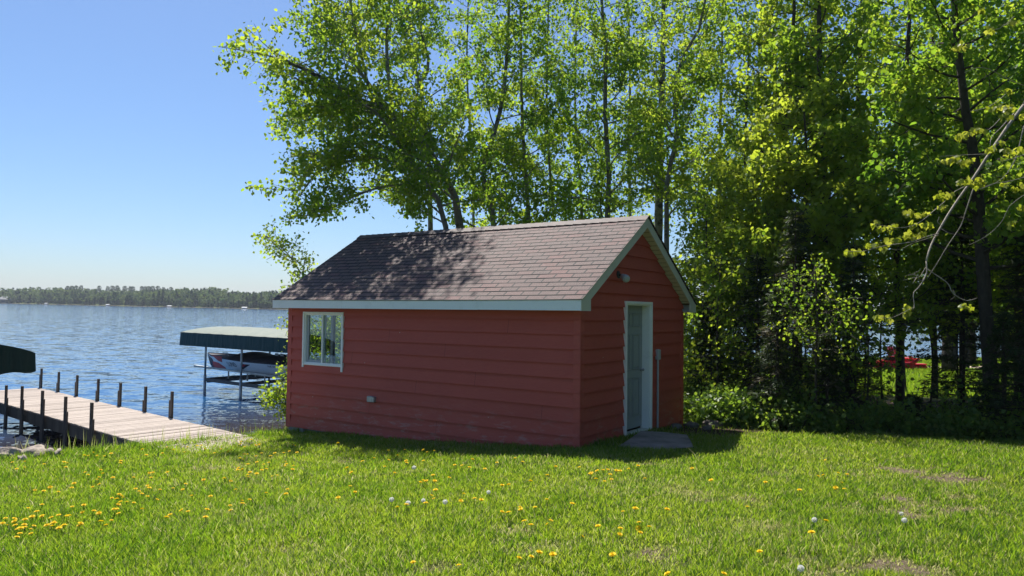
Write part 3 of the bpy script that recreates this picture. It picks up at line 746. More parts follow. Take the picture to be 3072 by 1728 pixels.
def dock_post(t, yl, zt, zs, sdir):
    b = MB(); s = 1 if yl > wd/2 else -1
    y0 = yl+s*.03; y0, y1 = sorted((y0, y0+s*.042)); b.box(t-.035, t+.035, y0, y1, -1.25, zt, bev=.004)
    o = b.build('post', M['dock_post'], dock)
    b = MB(); c = t+sdir*.067; b.box(c-.030, c+.030, y0+.001, y1-.001, -1.2, zs, bev=.004); b.build('short_board', M['dock_post'], o)
for px, py, ps in ((114, 1106, 1125), (165.6, 1116, 1150), (220.7, 1126, 1147), (283.6, 1137, 1173), (349.8, 1149, 1173), (425, 1160, 1202), (504, 1175, 1202)):
    t = solve_edge(r0, px); dock_post(t, -.02, ztop_at(r0, t, px, py), ztop_at(r0, t, px, ps), 1)
for px, py, ps in ((3, 1149, 1185), (48.5, 1151, 1190), (107, 1164, 1188), (173.5, 1181, 1224), (248, 1198, 1245)):
    t = solve_edge(l0, px); dock_post(t, wd+.02, ztop_at(l0, t, px, py), ztop_at(l0, t, px, ps), -1)

# ------------------------------------------------------------------ boat lifts with canopies
E3 = np.array([.8277, -.5611]); W3 = np.array([.5611, .8277])     # shorewards, sideways (away from the camera)
def lift(origin, length, width, zb, zt, label, canvas, top, posts, frame=True, name='boat_lift', arch=.2, scallop=.0, sw=1):
    """origin: outer near corner on plan; local +x shorewards, +y sideways"""
    r = empty(name, (origin[0], origin[1], ZW), label, 'boat lift'); r.rotation_euler.z = math.atan2(E3[1], E3[0])
    zb -= ZW; zt -= ZW; b = MB(); n = 12; m_ = 28; rg = random.Random(int(length*10))
    prof = [(width*i/n, zt+arch*math.sin(math.pi*i/n)**.8) for i in range(n+1)]
    xs_ = [length*i/m_ for i in range(m_+1)]
    vs_ = []; 
    for x in xs_:
        k = min(1, (x/.9)**.7 if x > 0 else 0)
        for y, z in prof: vs_.append((x, y, zt+(z-zt)*(.80+.2*k)+.008*math.sin(x*9)))
    fs = [(i*(n+1)+j, (i+1)*(n+1)+j, (i+1)*(n+1)+j+1, i*(n+1)+j+1) for i in range(m_) for j in range(n)]
    b.add(vs_, fs, 1)
    def skirt(pts, tops):
        rows = []
        for k, ((x, y, ox, oy), z) in enumerate(zip(pts, tops)):
            wv = .018*math.sin(k*1.9)+.014*math.sin(k*3.3+1)
            c = scallop*abs(math.sin(k*.55))
            rows.append([(x, y, z), (x+ox*(.5*wv+.01), y+oy*(.5*wv+.01), (z+zb)/2), (x+ox*(wv+.02), y+oy*(wv+.02), zb+c)])
        v_ = [p for r_ in rows for p in r_]; f_ = []
        for k in range(len(rows)-1):
            for j in range(2): f_.append((k*3+j, k*3+j+1, (k+1)*3+j+1, (k+1)*3+j))
        b.add(v_, f_, 0)
    Nk = 60
    skirt([(length*i/Nk, 0, 0, -1) for i in range(Nk+1)], [zt]*(Nk+1)); skirt([(length*i/Nk, width, 0, 1) for i in range(Nk+1)], [zt]*(Nk+1))
    Nk = 30
    ends = [zt+arch*math.sin(math.pi*i/Nk)**.8 for i in range(Nk+1)]
    skirt([(length, width*i/Nk, 1, 0) for i in range(Nk+1)], ends); skirt([(0, width*i/Nk, -1, 0) for i in range(Nk+1)], [zt+(e-zt)*.8 for e in ends])
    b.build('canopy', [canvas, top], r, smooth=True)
    for (px_, py_) in posts:
        b = MB(); b.tube([(px_, py_, -1.3), (px_, py_, .55)], .045, 10); b.tube([(px_, py_, .5), (px_, py_, zt-.05)], .033, 10); b.build('post', M['galv'], r, smooth=True)
    b = MB()
    for y in (.06, width-.06): b.beam((.05, y, zt-.05), (length-.05, y, zt-.05), .04, .05)
    for i in range(7): 
        x = .05+(length-.1)*i/6; b.tube([(x, .06+(width-.12)*j/6, zt-.04+(arch-.02)*math.sin(math.pi*j/6)**.8) for j in range(7)], .018, 6)
    b.build('canopy_frame', M['galv'], r)
    if frame:
        xa, xb = posts[0][0], posts[1][0]; ya, yb = posts[0][1], posts[2][1]
        b = MB(); b.beam((xa, ya, .40), (xb+1.9, ya, .36), .06, .10); b.beam((xa, yb, .40), (xb, yb, .36), .06, .10); b.beam((xa, ya, .40), (xa, yb, .40), .06, .10); b.beam((xb, ya, .38), (xb, yb, .38), .06, .10)
        b.beam((xa+.1, ya, .34), (xb, yb, .52), .05, .07)
        b.build('lower_frame', M['dark_metal'], r)
        for yy in (width*.3, width*.7):
            b = MB(); b.beam((-.35, yy, .70), (length*.9, yy, .60), .09, .06)
            for x in (xa+.2, xa+1.2, xb+.2, xb+1.2): b.beam((x, yy, .38), (x, yy, .66), .035, .035, up=(1, 0, 0))
            b.build('bunk', M['galv'], r)
    return r
PO = onz(546.6, 1001, -1.02)[:2]*1.0
O1 = np.array([-11.0, 24.3])
W1 = 2.6
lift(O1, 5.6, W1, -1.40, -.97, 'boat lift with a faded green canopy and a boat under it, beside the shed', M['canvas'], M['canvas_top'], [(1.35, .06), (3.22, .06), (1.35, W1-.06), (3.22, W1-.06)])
O2 = np.array([-9.3, 14.3])-E3*5.5-W3*2.7
lift(O2, 5.5, 2.7, -1.42, -1.03, 'boat lift with a dark green canopy at the left edge beside the dock', M['canvas_dark'], M['canvas_dark'], [(1.4, .08), (3.6, .08), (1.4, 2.62), (3.6, 2.62)], frame=True, arch=.26, scallop=.035)

# ------------------------------------------------------------------ boat
boat = empty('fishing_boat', (O1[0]+W3[0]*1.3-E3[0]*.42, O1[1]+W3[1]*1.3-E3[1]*.42, ZW), 'white and black fishing boat with red bow graphics on the lift', 'boat')
boat.rotation_euler.z = math.atan2(E3[1], E3[0])
BL = 6.3
def zg(s): return 1.14-.10*min(s, 3)/3
def zk(s): return max(.60+(.0 if s > .9 else 0), .60+.46*max(0, 1-s/.28)**1.2)-.04*min(1, s/3)
def hb(s): return .70*(1-max(0, 1-s/2.6)**2.1)**.9
def side(s, z):
    t = (z-zk(s))/(zg(s)-zk(s)+1e-6); t = max(0, min(1, t))
    fl = min(1, s/2.8)
    return hb(s)*(t**(.75-.45*fl))*(.97+.03*t)+.002
b = MB(); S_ = [0, .05, .12, .2, .3, .45, .6, .8, 1, 1.3, 1.6, 2, 2.5, 3, 3.6, 4.2, 4.8, 5.5, BL]; R5 = [0, .08, .16, .3, .45, .6, .78, .8, .9, 1]
def hv(s, t, sg): z = zk(s)+(zg(s)-zk(s))*t; return (s, sg*side(s, z), z)
for sg in (-1, 1):
    for i in range(len(S_)-1):
        for j in range(len(R5)-1):
            mi = 1 if R5[j+1] <= .16 or R5[j] >= .9 else 0
            if R5[j] < .16 and S_[i] > 0.9: mi = 1
            if S_[i] < .0: mi = 1
            q4 = [hv(S_[i], R5[j], sg), hv(S_[i+1], R5[j], sg), hv(S_[i+1], R5[j+1], sg), hv(S_[i], R5[j+1], sg)]
            b.add(q4, [(0, 1, 2, 3) if sg < 0 else (3, 2, 1, 0)], mi)
b.add([hv(BL, t, 1) for t in R5]+[hv(BL, t, -1) for t in R5][::-1], [tuple(range(2*len(R5)))], 1)
b.build('hull', [M['hull_white'], M['hull_navy']], boat, smooth=True)
b = MB(); dk = [hv(s, 1, 1) for s in S_]+[hv(s, 1, -1) for s in S_[::-1]]; b.add([(p[0], p[1]*.98, p[2]-.03) for p in dk], [tuple(range(len(dk)))]); b.build('deck', M['cover_dark'], boat)
def along(u):
    a, c = 0.0, 8.0          # hull curves in towards the stem: distance along the hull for a distance seen side on
    for _ in range(40):
        k = (a+c)/2
        if 51*k-52*hb(k) < 52*u: a = k
        else: c = k
    return a
def decal(poly, m_, name='hull_graphic', n=14, off=.006):
    """flat polygon in (s,z) laid on the near side of the hull"""
    b = MB(); P = [np.array((along(p[0]), p[1]), float) for p in poly]
    # fan of triangles subdivided
    def put(p): return (p[0], -(side(p[0], p[1])+off), p[1])
    for k in range(1, len(P)-1):
        A, B_, C_ = P[0], P[k], P[k+1]; g = {}; vs_ = []; fs = []
        for i in range(n+1):
            for j in range(n+1-i):
                g[i, j] = len(vs_); vs_.append(put(A+(B_-A)*i/n+(C_-A)*j/n))
        for i in range(n):
            for j in range(n-i):
                fs.append((g[i, j], g[i+1, j], g[i, j+1]))
                if j < n-i-1: fs.append((g[i+1, j], g[i+1, j+1], g[i, j+1]))
        b.add(vs_, fs)
    b.build(name, m_, boat)
decal([(.02, 1.13), (.24, 1.13), (.36, .93), (.22, .63), (.1, .72)], M['hull_navy'], off=.006)
decal([(.30, .88), (.66, .86), (.86, .72), (.74, .60), (.24, .60), (.22, .75)], M['hull_red'], off=.009)
decal([(.48, 1.12), (1.12, 1.11), (.93, .90), (.72, .93)], M['hull_red'], off=.009)
decal([(.12, 1.11), (.22, 1.11), (1.12, .76), (1.12, .69)], M['hull_white'], off=.013)
decal([(1.98, .925), (2.5, .925), (1.92, .72)], M['hull_navy'], off=.008)
decal([(2.02, .91), (2.30, .91), (2.05, .82)], M['hull_red'], off=.011)
def hull_text(txt, s0, z0, size, m_, name='hull_lettering'):
    cu = bpy.data.curves.new(name, 'FONT'); cu.body = txt; cu.size = size; cu.resolution_u = 3
    to = bpy.data.objects.new(name, cu); col.objects.link(to); bpy.context.view_layer.update()
    dg = bpy.context.evaluated_depsgraph_get(); me = bpy.data.meshes.new_from_object(to.evaluated_get(dg)); bpy.data.objects.remove(to)
    for v in me.vertices:
        s = s0+v.co.x; z = z0+v.co.y; v.co = (s, -(side(s, z)+.012), z)
    me.update(); o = link(name, me, m_, boat); return o
hull_text('LUND', along(1.2), .80, .21, M['hull_navy'])
hull_text('MN85 5502 MC', along(3.35), .90, .085, M['hull_navy'])
b = MB(); n = 18; rows = []
for i in range(n+1):
    s = 2.0+(BL-2.05)*i/n; h = .03+.12*min(1, i/2)+.03*math.sin(i*.9); wb_ = hb(s)+.01
    rows += [(s, -wb_, zg(s)-.03), (s, -wb_*.99, zg(s)+.02), (s, -wb_*.7, zg(s)+h), (s, 0, zg(s)+h+.05), (s, wb_*.7, zg(s)+h), (s, wb_*.99, zg(s)+.02), (s, wb_, zg(s)-.07)]
b.add(rows, [(i*7+j, (i+1)*7+j, (i+1)*7+j+1, i*7+j+1) for i in range(n) for j in range(6)]+[(0, 1, 2, 3, 4, 5, 6), tuple(n*7+j for j in range(7))]); b.build('boat_cover', M['cover_dark'], boat, smooth=True)
for x in (4.3, 4.55, 4.85):
    b = MB(); b.box(x, x+.15, -.52, -.50, 1.26, 1.34); b.build('windscreen_pane', M['grey_plastic'], boat)
b = MB(); b.tube([(1.0, -.12, zg(1)), (1.05, -.12, 1.19), (1.3, -.12, 1.19), (1.35, -.12, zg(1.3))], .012, 6); b.build('bow_rail', M['galv'], boat)

# ------------------------------------------------------------------ rocks
def rock(x, y, z, sx, sy, sz, seed, label, m_=None, nm='shore_rock', rz=0):
    rg = np.random.RandomState(seed); b = MB(); nu, nv = 18, 11; vs_ = []
    ph = rg.uniform(0, 6.28, (5, 2)); kk = rg.uniform(1.2, 3.6, (5, 3))
    for j in range(nv+1):
        for i in range(nu):
            th = 2*math.pi*i/nu; f = math.pi*j/nv; d = np.array([math.sin(f)*math.cos(th), math.sin(f)*math.sin(th), math.cos(f)])
            r_ = 1+sum(.10*math.sin(kk[q] @ d*1.6+ph[q, 0]) for q in range(5)); r_ = r_/(max(abs(d))**.25)
            vs_.append((d[0]*r_*sx, d[1]*r_*sy, d[2]*r_*sz))
    fs = [(j*nu+i, j*nu+(i+1) % nu, (j+1)*nu+(i+1) % nu, (j+1)*nu+i)[::-1] for j in range(nv) for i in range(nu)]
    b.add(vs_, fs); o = b.build(nm, m_ or M['rock'], smooth=True); o.location = (x, y, z); o.rotation_euler.z = rz; tag(o, label, 'rock', 'rocks at the water edge' if nm == 'shore_rock' else None); return o
for k, (px, py, sx, sz, lab) in enumerate([(15, 1366, .26, .13, 'pale boulder at the left edge where the grass meets the water'), (94, 1360, .30, .14, 'largest pale boulder at the grass edge left of the dock'), (158, 1358, .17, .10, 'small pale boulder at the grass edge right of the largest one'), (296, 1340, .2, .06, 'flat wet rock in shallow water beside the dock'), (205, 1356, .12, .07, 'small rock half hidden in the bank grass under the dock'), (60, 1372, .12, .08, 'small rock in front of the pale boulders at left')]):
    p = gp(px, py+(15 if k in (0, 1, 2, 5) else 0)); g_ = .72 if k in (0, 1, 2, 5) else 1.0; rock(p[0], p[1]+.05, p[2]+sz*(.32 if k in (0, 1, 2, 5) else .4), sx*g_, sx*.7*g_, sz*1.15*g_, 20+k, lab, rz=.7+k)
for k, (a, c, s_, lab) in enumerate([(-.35, 3.5, .10, 'dark stone beside the right corner of the shed'), (-.7, 3.3, .07, 'small dark stone right of the door slab'), (-.2, 3.15, .08, 'dark stone against the gable wall right of the conduit'), (-.6, 3.9, .12, 'larger stone at the wood edge right of the shed')]):
    p = shed_pt(a, c); rock(p[0], p[1], float(gz(p[0], p[1]))+s_*.3, s_*1.3, s_, s_*.7, 40+k, lab, M['dark_rock'], 'stone')

# ------------------------------------------------------------------ foliage tools
def leaves(name, C, size, m_, parent, rg, droop=.5, wid=.42, shade=None, hexa=False):
    n = len(C); C = np.asarray(C)
    d = rg.normal(size=(n, 3)); d[:, 2] -= droop*1.2; d /= np.linalg.norm(d, axis=1)[:, None]
    s_ = rg.normal(size=(n, 3)); s_ -= (s_*d).sum(1)[:, None]*d; s_ /= np.linalg.norm(s_, axis=1)[:, None]
    L = (size*rg.uniform(.5, 1.4, n))[:, None]
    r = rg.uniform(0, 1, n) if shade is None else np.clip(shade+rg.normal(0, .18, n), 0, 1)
    if hexa:
        nn = np.cross(d, s_)*L*.12
        V = np.stack([C, C+d*L*.22+s_*L*wid*.85+nn, C+d*L*.66+s_*L*wid*.8+nn, C+d*L, C+d*L*.66-s_*L*wid*.8+nn, C+d*L*.22-s_*L*wid*.85+nn], 1).reshape(-1, 3)
        k = np.arange(n)*6; q = np.concatenate([np.stack([k, k+1, k+2, k+3], 1), np.stack([k, k+3, k+4, k+5], 1)])
        return link(name, mesh_np(name, V, quads=q, rnd=np.repeat(r, 6)), m_, parent)
    V = np.stack([C, C+d*L*.45+s_*L*wid, C+d*L, C+d*L*.45-s_*L*wid], 1).reshape(-1, 3)
    return link(name, mesh_np(name, V, quads=np.arange(4*n).reshape(n, 4), rnd=np.repeat(r, 4)), m_, parent)

def poly_at(P, t):
    P = np.asarray(P, float); seg = np.linalg.norm(np.diff(P, axis=0), axis=1); c = np.concatenate([[0], np.cumsum(seg)])/seg.sum()
    p = np.array([np.interp(t, c, P[:, k]) for k in range(3)])
    i = min(len(P)-2, max(0, np.searchsorted(c, t)-1)); d = P[i+1]-P[i]; return p, d/np.linalg.norm(d)
def smooth_line(P, n=12):
    P = np.asarray(P, float)
    if len(P) < 3: return P
    seg = np.linalg.norm(np.diff(P, axis=0), axis=1); c = np.concatenate([[0], np.cumsum(seg)])/seg.sum()
    Q = np.concatenate([[2*P[0]-P[1]], P, [2*P[-1]-P[-2]]]); out = []
    for t in np.linspace(0, 1, n):
        i = min(len(P)-2, max(0, np.searchsorted(c, t, side='right')-1)); u = (t-c[i])/(c[i+1]-c[i])
        a, b_, c_, d_ = Q[i], Q[i+1], Q[i+2], Q[i+3]
        out.append(.5*((2*b_)+(-a+c_)*u+(2*a-5*b_+4*c_-d_)*u*u+(-a+3*b_-3*c_+d_)*u**3))
    return np.array(out)

def broadleaf(name, label, trunk, r0, r1, z_low, nl, limb_len, n_leaf, size, leafm, barkm, seed, group=None, cat='tree', extra=(), spread=.105, elev=(.15, .9), prof=None, bias=None, sub=7, top=True, per=21, tone=.5):
    rg = np.random.RandomState(seed); trunk = smooth_line(trunk, 16)
    base = trunk[0].copy(); root = empty(name, base, label, cat, group)
    T_ = trunk-base
    lines = [(T_, r0, r1)]+[(smooth_line(np.array(e[0])-base, 12), e[1], e[2]) for e in extra]
    tb = MB()
    for P, a, c in lines: tb.tube(P, np.linspace(a, c, len(P))*(1+.04*rg.normal(size=len(P))), 9, cap=True)
    tb.build('trunk', barkm, root, smooth=True)
    bb = MB(); centers = []; cshade = []
    def twig_cluster(p, k, sh):
        centers.append(p+rg.normal(size=(k, 3))*np.array([spread, spread, spread*.85])); cshade.append(np.full(k, sh))
    for li, (P, a, c) in enumerate(lines):
        zz = P[:, 2]+base[2]; tt = np.linspace(0, 1, len(P)); ok = tt[zz > z_low]
        t0 = ok[0] if len(ok) else .5
        if li > 0: t0 = .25
        k_l = nl if li == 0 else max(6, int(nl*.6)); az = rg.uniform(0, 6.28)
        for i in range(k_l):
            f = (i+.5)/k_l; t = t0+(1-t0)*f; p, d = poly_at(P, t); az += 2.4+rg.normal(0, .3)
            e = rg.uniform(*elev); L = limb_len*(prof(f) if prof else (1-.55*f))*rg.uniform(.65, 1.2)*(1 if li == 0 else .75)
            h = np.array([math.cos(az), math.sin(az), 0])
            if bias is not None: h = h+np.array(bias)*rg.uniform(.3, 1); L *= (1+.25*np.dot(h[:2], np.array(bias)[:2])) if np.dot(h[:2], np.array(bias)[:2]) > 0 else .9
            dr = h*math.cos(e)+d*math.sin(e); dr /= np.linalg.norm(dr); pts = [p]; q = p.copy()
            for s in range(5):
                q = q+dr*L/5; pts.append(q.copy()); dr = dr+rg.normal(0, .13, 3)+np.array([0, 0, .05]); dr /= np.linalg.norm(dr)
            rl = max(.010, (a+(c-a)*t)*.38); bb.tube(pts, np.linspace(rl, .007, 6), 5, cap=False)
            ns = max(3, int(sub*L/limb_len+1)); tone_l = tone+rg.normal(0, .16)
            for j in range(ns):
                u = .22+.78*(j+.6)/ns; p2, d2 = poly_at(pts, min(u, 1)); r_ = rg.normal(size=3); r_[2] *= .6
                d3 = d2*.7+r_/np.linalg.norm(r_)*.9; d3 /= np.linalg.norm(d3); L2 = L*.34*rg.uniform(.5, 1.3)*(1.15-.5*u)+.15
                pp = [p2, p2+d3*L2*.5+rg.normal(0, .03, 3), p2+d3*L2+rg.normal(0, .05, 3)+np.array([0, 0, -.03])]
                bb.tube(pp, [max(.006, rl*.35), .006, .004], 4, cap=False)
                nk = max(2, int(L2/.17))
                for m_ in range(nk):
                    pc, _ = poly_at(pp, (m_+1)/nk); twig_cluster(pc+rg.normal(0, .05, 3), rg.randint(int(per*.5), int(per*1.5)), tone_l)
    bb.build('branches', barkm, root)
    C = np.concatenate(centers); Sh = np.concatenate(cshade)
    if len(C) > n_leaf: k = rg.permutation(len(C))[:n_leaf]; C = C[k]; Sh = Sh[k]
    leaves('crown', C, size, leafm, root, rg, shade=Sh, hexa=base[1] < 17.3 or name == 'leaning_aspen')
    return root

def base_at(px, Y):
    x = (px-1536)/F*Y*1.0
    x = at(px, 1000, Y)[0]; return np.array([x, Y, float(gz(x, Y))-.08])
def tr(pts, Y, basepx=None, dY=0):
    P = [at(px, py, Y+dY*i/max(1, len(pts)-1)) for i, (px, py) in enumerate(pts)]
    return np.array([base_at(basepx or pts[0][0], Y)]+P)

AL, ML = M['aspen_leaf'], M['maple_leaf']
# ------------------------------------------------------------------ trees behind the shed
broadleaf('leaning_aspen', 'big leafy aspen leaning left over the lake behind the shed roof', tr([(1381, 689), (1340, 541), (1264, 424), (1177, 337), (1060, 291), (985, 245), (910, 205), (828, 174)], 18.6, 1392, -2.6), .15, .03, 2.0, 32, 2.4, 33000, .090, AL, M['aspen_bark'], 1, per=13, tone=.65,
          extra=[([at(1177, 337, 18.3), at(1090, 230, 18.2), at(1010, 90, 18.2), at(960, -60, 18.3)], .06, .02), ([at(1264, 424, 18.4), at(1180, 470, 18.1), at(1060, 480, 17.8), at(950, 520, 17.5), at(900, 590, 17.3)], .05, .012), ([at(1177, 337, 17.6), np.array([-3.2, 17.8, 6.4]), np.array([-3.1, 17.6, 8.2]), np.array([-3.2, 17.5, 9.6])], .05, .02), ([at(1120, 310, 18.0), np.array([-3.6, 17.2, 5.6]), np.array([-3.9, 16.8, 7.2]), np.array([-3.9, 16.6, 8.4])], .04, .015), ([at(1200, 350, 18.4), at(1080, 335, 18.0), at(960, 345, 17.8), at(890, 375, 17.6)], .05, .012)], bias=(-.35, -.1, 0))
broadleaf('slanting_aspen', 'smaller aspen trunk slanting left just in front of the big leaning one', tr([(1338, 689), (1279, 551), (1213, 460), (1172, 388), (1120, 330), (1060, 300)], 17.6, 1362, -.8), .12, .025, 1.9, 18, 1.9, 19000, .088, AL, M['aspen_bark'], 2,
          extra=[([at(1279, 551, 17.6), at(1150, 560, 17.3), at(1040, 600, 17.1), at(960, 650, 17.0)], .04, .01), ([at(1240, 500, 17.6), at(1100, 470, 17.4), at(980, 480, 17.2)], .035, .01)], bias=(-.3, 0, 0))
broadleaf('forked_aspen', 'slender pale forked aspen rising through the leaning tree crown', tr([(1290, 600), (1274, 357), (1259, 250), (1223, 138), (1192, 0), (1165, -220)], 21, 1300), .10, .03, 2.2, 32, 2.3, 42000, .09, AL, M['pale_bark'], 3,
          extra=[([at(1259, 250, 21), at(1287, 194, 21), at(1259, 77, 21), at(1249, -60, 21), at(1245, -200, 21)], .05, .02)])
broadleaf('crooked_aspen', 'aspen with a crooked trunk above the middle of the ridge', tr([(1481, 679), (1463, 602), (1443, 536), (1452, 485), (1495, 360), (1520, 180), (1530, -100)], 20, 1500), .11, .03, 1.5, 34, 2.1, 40000, .09, AL, M['aspen_bark'], 4)
def asp(px_pts, Y, seed, label, r=.09, zl=1.0, nl=30, ll=1.9, nlf=17000, bk='aspen_bark', lm=None, basepx=None, tone=.5, extra=()):
    return broadleaf('aspen_tree', label, tr(px_pts, Y, basepx), r, r*.3, zl, nl, ll, int(nlf*2.1), .094, lm or AL, M[bk], seed, 'tall aspens behind the shed', extra=extra, tone=tone+.08)
asp([(1585, 664), (1572, 460), (1565, 300), (1560, -150)], 21, 5, 'thin straight aspen, first upright trunk right of the crooked one')
asp([(1660, 660), (1645, 460), (1640, 250), (1650, -150)], 23, 6, 'very thin aspen between two thicker trunks above the ridge middle', .06, .8, tone=.35)
asp([(1821, 652), (1828, 570), (1821, 435), (1814, 290), (1821, 169), (1807, 48), (1800, -200)], 20.5, 7, 'straight dark aspen trunk above the right half of the ridge', .105, 1.6, 34, 1.9, 20000, tone=.4)
asp([(1976, 676), (1978, 531), (1985, 314), (1990, 72), (1990, -250)], 24, 8, 'thickest trunk with patchy pale bark behind the roof peak', .17, 3.0, 36, 2.3, 20000, 'pale_bark', tone=.55)
asp([(2000, 695), (2002, 531), (2031, 425), (2026, 270), (2038, 188), (2094, 97), (2130, -80)], 19.5, 9, 'curving dark trunk just right of the roof peak', .095, 1.8, 30, 1.9, 17000, tone=.6)
asp([(2160, 560), (2160, 390), (2165, 200), (2170, -150)], 25, 10, 'pale slim aspen between the roof peak and the wood', .09, 2.0, 32, 2.2, 18000, 'pale_bark', tone=.55)
asp([(2345, 690), (2343, 435), (2326, 328), (2323, 159), (2311, 0), (2305, -200)], 18.5, 11, 'tall aspen with a bare grey trunk beside the blue sky gap', .115, 3.4, 26, 2.2, 15000, tone=.6)
asp([(2448, 300), (2448, 150), (2446, -150)], 22, 12, 'tall grey aspen right of the blue sky gap', .12, 2.4, 30, 2.2, 17000, tone=.65)
asp([(1745, 640), (1730, 420), (1725, 250), (1735, -150)], 24, 13, 'slim aspen left of the straight dark trunk behind the ridge', .07, 1.4, 28, 1.9, 15000, tone=.5)
asp([(1420, 560), (1410, 380), (1400, 200), (1410, -150)], 25, 14, 'slim pale aspen far behind the leaning tree', .07, 3.0, 26, 1.9, 14000, 'pale_bark', tone=.7)
asp([(1890, 640), (1885, 420), (1890, 250), (1880, -150)], 26, 15, 'pale aspen between the straight dark trunk and the thick patchy one', .08, 1.5, 28, 2.1, 15000, 'pale_bark', tone=.7)
# sapling on the bank left of the shed
broadleaf('bank_sapling', 'young yellow green sapling on the bank behind the left end of the shed', np.array([base_at(905, 17.4), at(905, 1100, 17.3), at(900, 950, 17.2), at(905, 850, 17.2), at(915, 775, 17.2)]), .04, .012, -2.2, 22, .62, 6000, .07, M['aspen_leaf'], M['aspen_bark'], 21,
          extra=[([at(903, 820, 17.2), at(870, 770, 16.8), at(835, 735, 16.5), at(805, 705, 16.3)], .018, .006), ([at(903, 1200, 17.3), at(870, 1190, 16.9), at(838, 1170, 16.6), at(815, 1190, 16.4)], .016, .006)], sub=4, per=8, tone=.75, spread=.10)
broadleaf('bank_willow', 'low leafy willow at the waterline left of the shed corner', np.array([base_at(868, 16.6), at(858, 1230, 16.4), at(850, 1170, 16.2), at(848, 1130, 16.1)]), .02, .006, -2.7, 12, .30, 900, .06, M['aspen_leaf'], M['aspen_bark'], 22, sub=3, per=8, tone=.6, spread=.07)

broadleaf('bank_bush', 'leafy bush on the bank seen through the shed window', np.array([base_at(985, 17.2), at(985, 1180, 17.1), at(990, 1050, 17.0), at(985, 960, 17.0)]), .03, .01, -2.5, 26, .72, 6500, .075, M['aspen_leaf'], M['aspen_bark'], 23, sub=5, per=9, tone=.8, spread=.10)

# ------------------------------------------------------------------ the denser wood on the right
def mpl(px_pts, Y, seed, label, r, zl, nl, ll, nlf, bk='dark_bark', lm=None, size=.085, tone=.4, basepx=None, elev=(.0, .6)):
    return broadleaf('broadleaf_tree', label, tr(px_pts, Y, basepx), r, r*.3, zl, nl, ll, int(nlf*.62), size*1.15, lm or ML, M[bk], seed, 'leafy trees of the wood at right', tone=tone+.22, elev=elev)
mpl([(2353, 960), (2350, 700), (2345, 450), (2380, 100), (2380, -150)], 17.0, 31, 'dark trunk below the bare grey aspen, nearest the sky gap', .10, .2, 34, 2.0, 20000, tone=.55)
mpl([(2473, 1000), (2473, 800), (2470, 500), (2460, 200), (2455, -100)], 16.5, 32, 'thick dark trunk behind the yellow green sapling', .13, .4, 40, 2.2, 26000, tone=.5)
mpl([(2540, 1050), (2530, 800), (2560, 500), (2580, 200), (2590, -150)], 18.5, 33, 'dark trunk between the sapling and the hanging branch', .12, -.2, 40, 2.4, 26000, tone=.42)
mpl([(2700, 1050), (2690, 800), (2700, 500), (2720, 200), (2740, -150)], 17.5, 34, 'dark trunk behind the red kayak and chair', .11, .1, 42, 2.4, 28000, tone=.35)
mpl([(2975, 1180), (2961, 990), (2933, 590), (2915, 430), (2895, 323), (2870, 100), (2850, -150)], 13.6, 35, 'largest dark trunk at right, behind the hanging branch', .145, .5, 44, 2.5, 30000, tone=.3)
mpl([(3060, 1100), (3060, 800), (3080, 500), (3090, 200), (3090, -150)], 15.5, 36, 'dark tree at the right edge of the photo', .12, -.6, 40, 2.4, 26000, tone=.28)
mpl([(2805, 1100), (2800, 900), (2810, 600), (2800, 200), (2800, -150)], 19.5, 37, 'slim dark trunk left of the far thick grey trunk', .08, .4, 38, 2.3, 24000, tone=.35)
mpl([(2250, 900), (2255, 700), (2235, 560), (2240, 300), (2250, 100)], 19, 38, 'slim tree with light leaves just right of the shed', .06, -.3, 34, 1.9, 18000, tone=.65)
mpl([(2400, 1000), (2410, 780), (2420, 500), (2410, 300)], 15.6, 43, 'bright leafy tree between the bare grey aspen and the thick dark trunk', .06, .2, 34, 1.8, 20000, tone=.8)
mpl([(2290, 1000), (2300, 820), (2290, 600), (2280, 450)], 16.2, 44, 'bright leafy young tree in front of the slim tree right of the shed', .05, -.6, 30, 1.6, 15000, tone=.8)
mpl([(2110, 980), (2115, 860), (2120, 700), (2115, 600)], 16.5, 39, 'thin leafy stem close to the right shed corner', .035, -1.9, 30, 1.1, 9000, tone=.6, size=.07)
mpl([(2185, 1000), (2180, 860), (2190, 700), (2200, 560)], 18.0, 40, 'second thin leafy stem right of the shed', .04, -1.4, 30, 1.3, 10000, tone=.6, size=.07)
broadleaf('bright_sapling', 'bright yellow green sapling in front of the dark trunks', np.array([base_at(2450, 12.9), at(2448, 1100, 12.9), at(2452, 950, 12.8), at(2445, 800, 12.7)]), .028, .01, -.9, 20, .85, 6000, .052, AL, M['dark_bark'], 41, sub=6, per=9, tone=.5, spread=.10, elev=(-.1, .4))
broadleaf('low_sapling', 'young leafy sapling below the tip of the hanging branch', np.array([base_at(2600, 13.2), at(2605, 1050, 13.2), at(2590, 950, 13.1)]), .02, .008, -1.4, 12, .7, 1500, .08, ML, M['dark_bark'], 42, sub=4, per=7, tone=.8, spread=.12)

